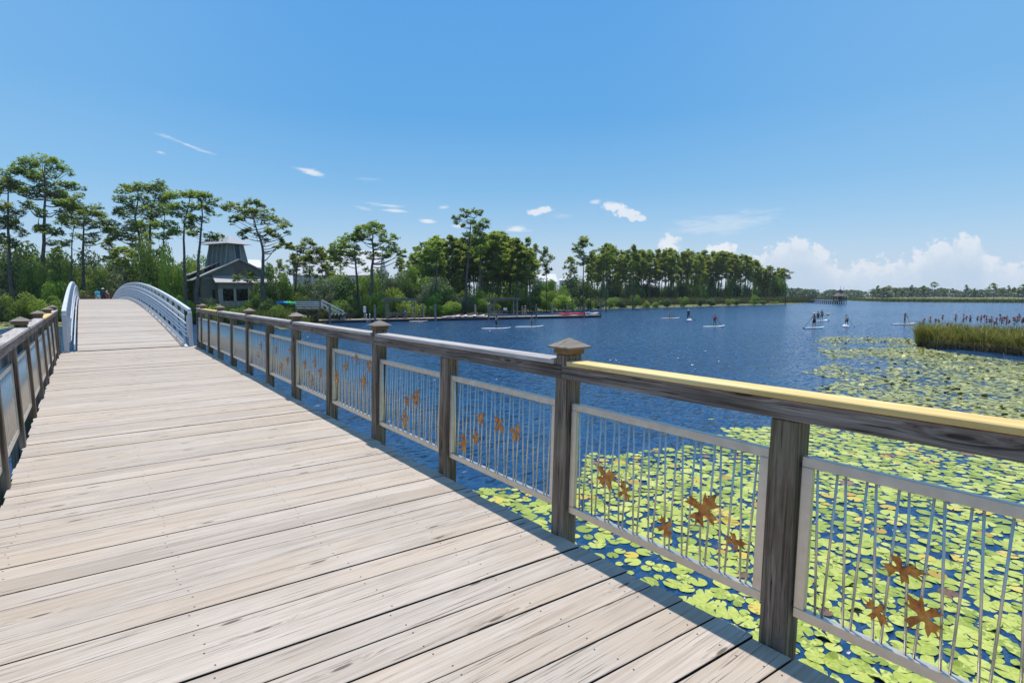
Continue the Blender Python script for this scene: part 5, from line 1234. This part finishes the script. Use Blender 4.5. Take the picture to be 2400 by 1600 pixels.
for k in range(4):
    p = dk(781 + 8.6 * k, 1.2); kayak((p.x, p.y, DKZ + .75), DRZ + 1.15, 'canvas', ['leftmost', 'second', 'third', 'rightmost'][k] + ' dark green overturned kayak on the dock rack below the gangway', 'dark green kayaks on the dock rack', 3.0, tilt=2.5)
p = dk(794, 1.2); o = thing('dock_rack', (p.x, p.y, DKZ), 'dark rack carrying overturned green kayaks on the left end of the dock', 'rack', None, DRZ)
for x in (-1.5, 0, 1.5): b = MB(); b.box(x - .05, x + .05, -.6, -.5, 0, .55); part('upright', b, 'under', o); b = MB(); b.box(x - .05, x + .05, .5, .6, 0, .75); part('upright', b, 'under', o)
for y, z in ((-.55, .55), (.55, .75)): b = MB(); b.box(-2.0, 2.0, y - .05, y + .05, z + .002, z + .08); part('crossbar', b, 'under', o)

def supboard(loc, rz, top, side, label, group, L=3.3, Wd=.80, pitch=0.0):
    o = thing('paddleboard', loc, label, 'paddleboard', group, rz); n = 20; m = 10; b = MB(); rg = []
    for i in range(n + 1):
        t = i / n * 2 - 1; k = max(.12, 1 - abs(t) ** (2.6 if t > 0 else 3.4)) ** .6; zc = .16 * max(0, t) ** 3
        rg.append([(L / 2 * t, Wd / 2 * k * (abs(cos(a)) ** .6) * (1 if cos(a) > 0 else -1), zc + .07 * (abs(sin(a)) ** .5) * (1 if sin(a) > 0 else -1) * (.5 + .5 * k)) for a in [2 * pi * (j + .5) / m for j in range(m)]])
    b.rings(rg); h = part('board', b, [top, side], o, smooth=False)
    for p in h.data.polygons:
        if p.normal.z < .35: p.material_index = 1
    b = MB(); b.box(-L * .22, L * .2, -Wd * .34, Wd * .34, .070, .082); part('deck_pad', b, 'grey' if top == 'bw_' else 'bw_', o, bevel=.01)
    b = MB(); b.hexa([(-L * .44, -.01, -.28), (-L * .40, -.01, -.28), (-L * .40, .01, -.28), (-L * .44, .01, -.28), (-L * .46, -.01, -.05), (-L * .36, -.01, -.05), (-L * .36, .01, -.05), (-L * .46, .01, -.05)]); part('fin', b, 'black', o)
    o.rotation_euler = (0, pitch, rz); return o
for k in range(9):
    px = 1049 + k * 10.5; p = dk(px, .75 + .12 * (k % 3)); supboard((p.x, p.y, DKZ + .12 + .10 * (k % 2)), DRZ + .5 + R.uniform(-.12, .12), 'bw_', 'pinkb', 'white and pink paddleboard lying in the row on the dock edge', 'paddleboards lying on the dock', 3.1)
# ================================================================ PEOPLE
def person(loc, rz, H, skin, hair, clothes, hands, label, feet=(.15, .0), lean=.06, bend=.06, cap=None, longhair=False, crouch=0.0, headturn=0.0):
    """Body in metres for a 1.75 m person: +Y is forward, +X the right hand side; hands = ((x,y,z) right, (x,y,z) left)."""
    o = thing('person', loc, label, 'person', 'people', rz); o.scale = (H / 1.75,) * 3
    c = crouch; hip = Vector((0, -c * .35, .93 - c)); L = lean
    def sp(h): d = h; return hip + Vector((0, sin(L) * d, cos(L) * d))
    pel, wai, che, nek, hd0, hd1, hd2 = hip, sp(.16), sp(.38), sp(.535), sp(.565) + Vector((0, .02, .02)), sp(.615) + Vector((0, .03, .03)), sp(.69) + Vector((0, .03, .05))
    vs = [pel, wai, che, nek, hd0, hd1, hd2]; rad = [.125, .115, .125, .058, .068, .094, .078]; ed = [(0, 1), (1, 2), (2, 3), (3, 4), (4, 5), (5, 6)]
    def addc(parent, pts, rs):
        p = parent
        for q, r in zip(pts, rs): vs.append(Vector(q)); rad.append(r); ed.append((p, len(vs) - 1)); p = len(vs) - 1
        return p
    addc(5, [hd1 + Vector((0, .105, -.01))], [.016])                                    # nose
    fx, fy = feet; kn = []
    for s in (1, -1):
        hipj = pel + Vector((s * .10, 0, -.05)); ft = Vector((s * fx, s * fy, .07)); knee = hipj.lerp(ft, .48) + Vector((s * .01, bend + c * .55, 0)); kn.append((hipj, knee, ft))
        addc(0, [hipj, hipj.lerp(knee, .5), knee, knee.lerp(ft, .4) + Vector((0, -.015, 0)), ft, ft + Vector((s * .03, .16, -.035))], [.092, .078, .055, .057, .038, .034])
    hl = []
    for s, hnd in ((1, hands[0]), (-1, hands[1])):
        sh = che + Vector((s * .175, 0, .10)); hnd = Vector(hnd); mid = sh.lerp(hnd, .5); d = (hnd - sh).length; out = max(0.0, (.57 ** 2 - d ** 2)) ** .5 / 2
        el = mid + Vector((s * .6, -.35, -.7)).normalized() * out
        addc(2, [sh, sh.lerp(el, .5), el, el.lerp(hnd, .5), hnd], [.062, .046, .038, .034, .026])
        hl.append((el, hnd, s))
    # palms with five short separate finger chains
    roots = [0]
    for el, hnd, s in hl:
        f = (hnd - el).normalized(); sd = f.orthogonal().normalized(); up_ = f.cross(sd)
        vs.append(hnd); rad.append(.028); roots.append(len(vs) - 1); p0 = len(vs) - 1
        vs.append(hnd + f * .07); rad.append(.030); ed.append((p0, p0 + 1))
        for k, ln in enumerate((.055, .075, .080, .072, .058)):
            b0 = hnd + (f * .08 + sd * ((k - 2.2) * .019) if k else f * .03 - sd * .035); dr = f if k else (f - sd).normalized()
            vs.append(b0); rad.append(.009); roots.append(len(vs) - 1); q = len(vs) - 1
            vs.append(b0 + dr * ln * .5 + up_ * .008); rad.append(.008); ed.append((q, q + 1)); vs.append(b0 + dr * ln * .85 + up_ * .035); rad.append(.007); ed.append((q + 1, q + 2))
    me = bpy.data.meshes.new('body'); me.from_pydata([tuple(v) for v in vs], ed, []); me.materials.append(M[skin])
    ob = bpy.data.objects.new('body', me); COL.objects.link(ob); ob.parent = o
    sk = ob.modifiers.new('skin', 'SKIN'); sk.use_smooth_shade = True
    for i, sv in enumerate(me.skin_vertices[0].data): sv.radius = (rad[i], rad[i]); sv.use_root = i in roots
    ss = ob.modifiers.new('sub', 'SUBSURF'); ss.levels = 1; ss.render_levels = 1
    m = MB()
    if hair:
        m.sphere(hd2 + Vector((0, -.025, -.015)), .105, 10, 7, (.92, 1.05, .98))
        if longhair: m.tube([hd2 + Vector((0, -.08, 0)), hd1 + Vector((0, -.12, -.05)), che + Vector((0, -.13, .08))], [.08, .09, .05], 8, ell=.6)
        part('hair', m, hair, o, smooth=True)
    for x in (-.033, .033):
        m = MB(); m.sphere(hd1 + Vector((x, .082, .018)), .011, 6, 4); part('eye', m, 'black', o)
    for nm, mt in clothes:
        m = MB()
        if nm in ('shirt', 'vest'):
            m.tube([pel + Vector((0, 0, .0)), wai, che + Vector((0, 0, -.03)), che + Vector((0, 0, .10)), nek + Vector((0, 0, -.05))], [.158, .150, .178, .185, .085] if nm == 'shirt' else [.165, .175, .205, .20, .10], 12, ell=.80)
            if nm == 'shirt':
                for el, hnd, s in hl: sh = che + Vector((s * .16, 0, .10)); m.tube([sh, sh.lerp(el, .75)], [.082, .062], 8)
        elif nm == 'shorts':
            m.tube([pel + Vector((0, 0, -.07)), pel + Vector((0, 0, .09))], [.165, .152], 12, ell=.85)
            for hj, k_, f_ in kn: m.tube([hj + Vector((0, 0, .01)), hj.lerp(k_, .4), hj.lerp(k_, .82)], [.098, .098, .088], 10)
        elif nm == 'trousers':
            m.tube([pel + Vector((0, 0, -.07)), pel + Vector((0, 0, .09))], [.165, .152], 12, ell=.85)
            for hj, k_, f_ in kn: m.tube([hj + Vector((0, 0, .03)), k_, k_.lerp(f_, .9)], [.108, .078, .062], 10)
        elif nm == 'briefs': m.tube([pel + Vector((0, 0, -.10)), pel + Vector((0, 0, .05))], [.135, .158], 12, ell=.85)
        elif nm == 'bikini_top': m.tube([che + Vector((0, .01, -.06)), che + Vector((0, .01, .05))], [.150, .155], 12, ell=.85)
        elif nm == 'swimsuit': m.tube([pel + Vector((0, 0, -.11)), pel, wai, che, che + Vector((0, 0, .08))], [.12, .16, .145, .165, .13], 12, ell=.82)
        part(nm, m, mt, o, smooth=True)
    if cap:
        m = MB(); c0 = hd2 + Vector((0, -.01, .01)); m.sphere(c0 + Vector((0, 0, .03)), .112, 10, 6, (1, 1.05, .75)); w = .19 if cap[0] == 'sun_hat' else .10
        cc = c0 + (Vector((0, 0, .03)) if w > .15 else Vector((0, .10, .01))); m.rings([[cc + Vector((w * cos(k * pi / 6), w * sin(k * pi / 6), z)) for k in range(12)] for z in (0, .014)]); part(cap[0], m, cap[1], o, smooth=True)
    return o
def loc_to_world(loc, rz, H, v):
    k = H / 1.75; c, s = cos(rz), sin(rz); return Vector(loc) + Vector((c * v[0] - s * v[1], s * v[0] + c * v[1], v[2])) * k
def paddle(top, tip, blade, label, mat='black'):
    o = thing('paddle', tuple(top), label, 'paddle', 'paddles'); d = (tip - top).normalized(); e = tip - d * .45
    b = MB(); b.tube([top, e], .018, 6); part('shaft', b, mat, o, top)
    s = d.cross(FH).normalized() if d.cross(FH).length > .1 else RT; n = s.cross(d) * .012
    b = MB(); q = [(e, .03), (e.lerp(tip, .35), .10), (e.lerp(tip, .8), .11), (tip, .05)]
    b.rings([[p - s * w - n, p + s * w - n, p + s * w + n, p - s * w + n] for p, w in q]); part('blade', b, blade, o, top)
    b = MB(); b.tube([top - s * .06, top + s * .06], .02, 6); part('grip', b, mat, o, top)
AWAY = -YAW      # rz that turns local +Y to look away from the camera
def paddler(px, yfeet, yhead, bx0, bx1, turn, bturn, top, side, person_kw, blabel, plabel, tipv, padlabel, blade='black', side_hand=1, Hmin=1.5, split=None, noboard=False):
    g = G(px, yfeet + .5, WZ + .13); D = depth(g); H = max(Hmin, min(1.95, (yfeet - yhead) * D / F * 1.03)); rz = AWAY - radians(turn)
    if not noboard:
        ctr = G((bx0 + bx1) / 2, yfeet + 1.2, WZ + .05); Lb = (bx1 - bx0) * D / F; br = AWAY + pi / 2 - radians(bturn); L = min(3.6, max(2.9, Lb / max(.3, abs(sin(radians(bturn))))))
        ctr = Vector((g.x, g.y, WZ + .05)) + (ctr - Vector((g.x, g.y, WZ + .05))) * .8
        supboard((ctr.x, ctr.y, WZ + .05), br, top, side, blabel, 'paddleboards on the water', L)
    loc = (g.x, g.y, WZ + .131)
    s = side_hand; hi = (-s * .10, .34, 1.42); lo = (s * .30, .34, .92)
    if tipv is None: hands = ((.28, .08, .80), (-.28, .08, .80))
    else:
        k = H / 1.75; A = loc_to_world(loc, rz, H, hi); B = loc_to_world(loc, rz, H, lo)
        d = (B - A).normalized(); t = (WZ - .25 - A.z) / d.z; tip = A + d * min(t, 2.3); paddle(A - d * .05, tip, blade, padlabel)
        hands = (lo, hi) if s > 0 else (hi, lo)
    person(loc, rz, H, hands=hands, label=plabel, **person_kw)
paddler(982, 752, 727, 961, 1001, 90, 90, 'bw_', 'pinkb', dict(skin='skin', hair='hair_brown', clothes=[('swimsuit', 'black')], cap=('sun_hat', 'straw'), lean=.12), 'white and pink paddleboard right below the dock, under the woman in a straw hat', 'woman in black swimsuit and straw hat paddling to the right beside the dock', 1, 'paddle with blue blade held by the woman in the straw hat', 'kblue', side_hand=1)
paddler(1163, 768.5, 740, 1128, 1198, 60, 90, 'bw_', 'bw_', dict(skin='skin2', hair='hair_dark', clothes=[('shorts', 'black'), ('bikini_top', 'white_cloth')], lean=.08), 'white paddleboard nearest the camera left of centre, rider in black shorts', 'rider in black shorts and white top standing on the nearest left paddleboard', 1, 'paddle held by the rider in black shorts', side_hand=1)
paddler(1245.5, 764.5, 737, 1204, 1275, 70, 90, 'bw_', 'bw_', dict(skin='skin2', hair='hair_dark', clothes=[('briefs', 'peach')], lean=.05), 'white paddleboard below the standing bather, rider with paddle raised', 'slim rider with arm raised on the white paddleboard below the standing bather', 1, 'paddle of the slim rider reaching down to the right', side_hand=1)
paddler(1568.5, 745, 728, 1549, 1593, 100, 90, 'bw_', 'pinkb', dict(skin='skin', hair='hair_brown', clothes=[('briefs', 'white_cloth'), ('bikini_top', 'peach')], lean=.2), 'pink edged paddleboard in mid lake under the rider in white bikini bottoms', 'rider in white bikini bottoms, leftmost of the mid lake group', 1, 'paddle of the rider in white bikini bottoms', side_hand=1)
paddler(1613, 748.5, 726, 1607, 1625, 15, 18, 'bw_', 'pinkb', dict(skin='skin2', hair='hair_dark', clothes=[('shirt', 'navy'), ('trousers', 'navy')], cap=('sun_hat', 'white_cloth'), lean=.06), 'paddleboard seen end-on under the rider dressed in navy', 'rider dressed in navy with a white hat, on the board seen end-on', 1, 'long dark paddle of the rider in navy', side_hand=1)
paddler(1674.6, 764, 737, 1650, 1694.5, 40, 84, 'bw_', 'bw_', dict(skin='skin2', hair='hair_dark', clothes=[('vest', 'red'), ('briefs', 'black')], lean=.10), 'white paddleboard under the rider in the red life vest', 'rider in a red life vest paddling away to the right', 1, 'paddle with dark green blade of the rider in the red vest', 'green', side_hand=1)
paddler(1908, 767, 734, 1885, 1927.6, -10, 82, 'tealb', 'pinkb', dict(skin='skin2', hair='hair_dark', clothes=[('shorts', 'black')], cap=('cap', 'white_cloth'), lean=.05), 'mint topped paddleboard under the shirtless man in a white cap', 'shirtless man in black shorts and white cap, nearest of the right group', 1, 'paddle of the shirtless man trailing to the left', side_hand=-1)
paddler(1925.5, 750.5, 728.5, 1912, 1938, 20, 62, 'bw_', 'bw_', dict(skin='skin2', hair='hair_dark', clothes=[('shorts', 'green')], lean=.05), 'white paddleboard carrying two riders behind the man in the white cap', 'taller rider in dark shorts at the front of the shared white board', 1, 'paddle with dark blade of the taller rider on the shared board', side_hand=1, Hmin=1.65)
paddler(1917, 752.5, 732, 0, 0, 10, 0, 'bw_', 'bw_', dict(skin='skin2', hair='hair_dark', clothes=[('shorts', 'black'), ('shirt', 'redwood')], lean=.15), '', 'rider with dark red shirt at the back of the shared white board', None, '', noboard=True)
paddler(1984, 763, 740, 1971.6, 1992.6, 20, 28, 'bw_', 'pinkb', dict(skin='skin', hair='hair_dark', clothes=[('shorts', 'black')], lean=.45, bend=.10), 'pink sided paddleboard pointing away under the bent over rider', 'shirtless rider in black shorts bending over the paddle', 1, 'paddle with pale blue blade of the bent over rider', 'tealb', side_hand=1)
paddler(2119.6, 758, 737, 2089, 2144, 100, 90, 'bw_', 'pinkb', dict(skin='skin2', hair='hair_dark', clothes=[('swimsuit', 'coral')], longhair=True, lean=.1), 'long white and plum paddleboard farthest right, under the rider in coral', 'rider in coral swimsuit with long dark hair, farthest right on the lake', 1, 'paddle of the rider in coral', side_hand=1)
def dock_person(px, back, turn, H, label, **kw):
    p = dk(px, back, DKZ + .002); return person((p.x, p.y, p.z), AWAY - radians(turn), H, label=label, **kw)
rest = ((.22, .05, .72), (-.22, .05, .72))
dock_person(946, 1.0, 100, 1.75, 'person in blue shirt bending forward beside the bench of the first pergola', skin='skin2', hair='hair_dark', clothes=[('shirt', 'blue'), ('shorts', 'navy')], hands=((.25, .45, .6), (-.2, .45, .6)), lean=.9, crouch=.12)
dock_person(1184, .9, 0, 1.75, 'person in white shirt and navy shorts standing under the second pergola', skin='skin2', hair='hair_dark', clothes=[('shirt', 'white_cloth'), ('shorts', 'navy')], hands=((.32, .1, .95), (-.32, .1, .95)))
dock_person(1231, .9, 20, 1.8, 'bather in straw hat and pale swimwear walking on the dock', skin='skin', hair='hair_blond', clothes=[('briefs', 'peach'), ('bikini_top', 'peach')], hands=rest, cap=('sun_hat', 'straw'), feet=(.10, .18))
for px, yf, H, turn, lb, kw in [(657, 701.5, 1.7, 160, 'person in a pale top on the terrace path right of the house', dict(skin='skin', hair='hair_brown', clothes=[('shirt', 'white_cloth'), ('shorts', 'navy')])),
        (677, 703, 1.7, 40, 'person in blue on the path above the kayak rack', dict(skin='skin', hair='hair_dark', clothes=[('shirt', 'blue'), ('shorts', 'grey')])), (701, 697, 1.7, 200, 'person in a peach top near the pier head', dict(skin='skin2', hair='hair_dark', clothes=[('shirt', 'peach'), ('shorts', 'black')]))]:
    p = W(px, yf, 96); person((p.x, p.y, p.z), AWAY - radians(turn), H, hands=rest, label=lb, **kw)
# people past the crest of the arched bridge
for px, yw, H, turn, lb, kw in [(229.5, 67, 1.62, -35, 'person in a teal top beyond the crest of the arched bridge', dict(skin='skin', hair='hair_dark', clothes=[('shirt', 'teal'), ('shorts', 'grey')], lean=.25)),
        (242, 68, 1.70, -20, 'person in navy with a white hat beyond the crest of the arched bridge', dict(skin='skin2', hair='hair_dark', clothes=[('shirt', 'navy'), ('shorts', 'black')], cap=('sun_hat', 'white_cloth'))),
        (250.5, 70, 1.68, 0, 'blond bare-shouldered person beyond the crest of the arched bridge', dict(skin='skin', hair='hair_blond', clothes=[('swimsuit', 'redwood')], longhair=True))]:
    r = ray(px, 690); t = yw / r.y; p = CAM + r * t; person((p.x, p.y, arch(yw) + .002), -radians(turn) - .2, H, hands=rest, label=lb, **kw)
# timber rail where the path goes on after the bridge
fr = thing('timber_railing', (1, 75, 0), 'reddish timber railing across the path end beyond the arched bridge', 'railing')
pts = []
for px in (196, 212, 228, 246, 262, 280): r = ray(px, 688); pts.append(CAM + r * (76 / r.y))
for k, p in enumerate(pts): b = MB(); b.box(p.x - .08, p.x + .08, p.y - .08, p.y + .08, -2.2, 1.72); part('post', b, 'redwood', fr, Vector((1, 75, 0)))
for a, c in zip(pts, pts[1:]):
    for z in (1.2, 1.68): b = MB(); b.beam(Vector((a.x + .082, a.y, z)), Vector((c.x - .082, c.y, z)), .06, .14); part('rail', b, 'redwood', fr, Vector((1, 75, 0)))
mb = MB(); mb.box(-1.4, 3.4, 73.1, 90, -.3, -.02); solo('path_landing', mb, 'pier', kind='structure')
# terrace with white chairs in front of the white house
tp_ = W(676, 690, 112); tz = tp_.z
o = thing('retaining_wall', (tp_.x, tp_.y, tz), 'low brown timber retaining wall below the white chairs', 'wall', None, facing_rz(tp_))
b = MB(); b.box(-4, 4.5, 0, .4, -3, 0); part('wall', b, 'redwood', o); b = MB(); b.box(-4.1, 4.6, -.06, .46, .002, .1); part('coping', b, 'pier', o)
for k, px in enumerate((655, 663, 678, 690, 699)):
    p = W(px, 690, 114); o = thing('garden_chair', (p.x, p.y, tz), ['white garden chair at the left end of the terrace', 'second white chair on the terrace', 'white chair in front of the dark window of the white house', 'white chair beside the thin trunk on the terrace', 'rightmost white chair on the terrace'][k], 'chair', 'white chairs on the terrace', facing_rz(p, R.uniform(-40, 40)))
    b = MB(); b.box(-.3, .3, -.3, .3, .36, .42); part('seat', b, 'wwall', o); b = MB(); b.hexa([(-.3, .3, .42), (.3, .3, .42), (.3, .36, .42), (-.3, .36, .42), (-.3, .55, 1.05), (.3, .55, 1.05), (.3, .61, 1.05), (-.3, .61, 1.05)]); part('backrest', b, 'wwall', o)
    for x in (-.26, .26):
        for y in (-.26, .26): b = MB(); b.box(x - .03, x + .03, y - .03, y + .03, 0, .358); part('leg', b, 'wwall', o)
# ================================================================ GAZEBO AND PIER, BUOY, MAST
gz = G(1968, 712.3); gD = depth(gz); dz = W(1968, 704.6, gD).z
g_ = thing('gazebo', (gz.x, gz.y, WZ), 'distant gazebo with pyramid roof and cupola on stilts over the lake', 'gazebo', None, AWAY); dh = dz - WZ
hw = 15 * gD / F * .68; hr = W(1968, 694.2, gD).z - WZ; ha = W(1968, 681, gD).z - WZ
b = MB(); b.box(-hw, hw, -hw, hw, dh - .25, dh); part('deck', b, 'pier', g_)
for i in range(5):
    for j in range(3): x = -hw * .92 + hw * 1.84 * i / 4; y = -hw * .92 + hw * .92 * j; b = MB(); b.tube([(x, y, -1.5), (x, y, dh - .252)], .14, 6); part('stilt', b, 'under', g_)
for i in range(4):
    for j in (0, 1): x = -hw * .88 + hw * 1.76 * i / 3; b = MB(); b.box(x - .12, x + .12, (-hw * .88 if j == 0 else hw * .88) - .12, (-hw * .88 if j == 0 else hw * .88) + .12, dh + .002, hr + .05); part('column', b, 'under', g_)
b = MB(); b.box(-hw * .86, hw * .86, -hw * .90, -hw * .89, dh + .3, dh + .95); part('railing', b, 'under', g_)
b = MB(); b.box(-hw * .2, hw * .3, -hw * .4, hw * .4, dh + .003, hr); part('core', b, 'redwood', g_)
b = MB(); k = hw * 1.12; q = .85; h2 = hr + (ha - hr) * .66
b.hexa([(-k, -k, hr), (k, -k, hr), (k, k, hr), (-k, k, hr), (-q, -q, h2), (q, -q, h2), (q, q, h2), (-q, q, h2)]); part('roof', b, 'pier', g_)
b = MB(); b.box(-q * .85, q * .85, -q * .85, q * .85, h2 + .002, h2 + .7); cu = part('cupola', b, 'under', g_)
b = MB(); b.add([(-q, -q, h2 + .7), (q, -q, h2 + .7), (q, q, h2 + .7), (-q, q, h2 + .7), (0, 0, h2 + 1.5)], [(3, 2, 1, 0), (0, 1, 4), (1, 2, 4), (2, 3, 4), (3, 0, 4)]); part('cupola_roof', b, 'under', cu)
b = MB(); b.tube([(0, 0, h2 + 1.45), (0, 0, h2 + 2.6)], .05, 5); part('finial', b, 'under', cu)
pl = G(1898, 709.2); pe = gz - RT * hw; L_ = (pe - pl).length; pv = (pe - pl).normalized()
o = thing('pier', (pl.x, pl.y, WZ), 'long low pier on posts leading from the marsh spit to the gazebo', 'pier', None, atan2(pv.y, pv.x))
b = MB(); b.box(0, L_, -.8, .8, dh - .35, dh - .1); part('deck', b, 'pier', o)
k = 0
while k * 2.6 < L_:
    for y in (-.7, .7): b = MB(); b.tube([(k * 2.6, y, -1.5), (k * 2.6, y, dh - .352)], .13, 6); part('pile', b, 'under', o)
    b = MB(); b.box(k * 2.6 - .06, k * 2.6 + .06, -.86, -.74, dh - .1, dh + .85); part('rail_post', b, 'under', o); k += 1
b = MB(); b.box(0, L_, -.9, -.78, dh + .86, dh + .98); part('handrail', b, 'under', o)
bp = G(1940.5, 738.5); br_ = 2.9 * depth(bp) / F
o = thing('buoy', (bp.x, bp.y, WZ), 'round yellow buoy with a pale band floating right of the two riders', 'buoy')
b = MB(); b.sphere((0, 0, br_ * .75), br_, 14, 10); part('float', b, 'yellow', o, smooth=True); b = MB(); b.rings([[(br_ * 1.012 * cos(k * pi / 8), br_ * 1.012 * sin(k * pi / 8), z) for k in range(16)] for z in (br_ * .65, br_ * .85)]); part('band', b, 'bw_', o)
b = MB(); b.tube([(0, 0, br_ * 1.7), (0, 0, br_ * 2.0)], .05, 6); part('ring', b, 'grey', o)
mp_ = W(1977, 690, 480); o = thing('radio_mast', (mp_.x, mp_.y, -2), 'thin lattice mast rising above the far forest behind the gazebo', 'mast')
zt = W(1977, 673, 480).z + 2; b = MB(); b.tube([(0, 0, 0), (0, 0, zt)], [.35, .12], 4); part('shaft', b, 'grey', o); b = MB(); b.box(-.8, .8, -.1, .1, zt * .88, zt * .92); part('crossarm', b, 'grey', o)

# ================================================================ HAZE (thin humid air round the whole scene)
hm = bpy.data.materials.new('thin_humid_air'); hm.use_nodes = True; ht = NT(hm.node_tree)
hv = ht.n('ShaderNodeVolumePrincipled', ins={'Color': (.80, .88, 1.0, 1), 'Density': .00013, 'Anisotropy': .2})
ht.n('ShaderNodeOutputMaterial', ins={'Volume': hv.outputs[0]})
mb = MB(); mb.box(-1250, 1350, -450, 1500, -8, 36, 0)
me = bpy.data.meshes.new('haze'); me.from_pydata(mb.v, [], mb.f); me.materials.append(hm)
hz_o = bpy.data.objects.new('haze', me); COL.objects.link(hz_o); hz_o['kind'] = 'stuff'; hz_o['label'] = 'thin pale haze in the air over the lake'
S.cycles.volume_bounces = 0
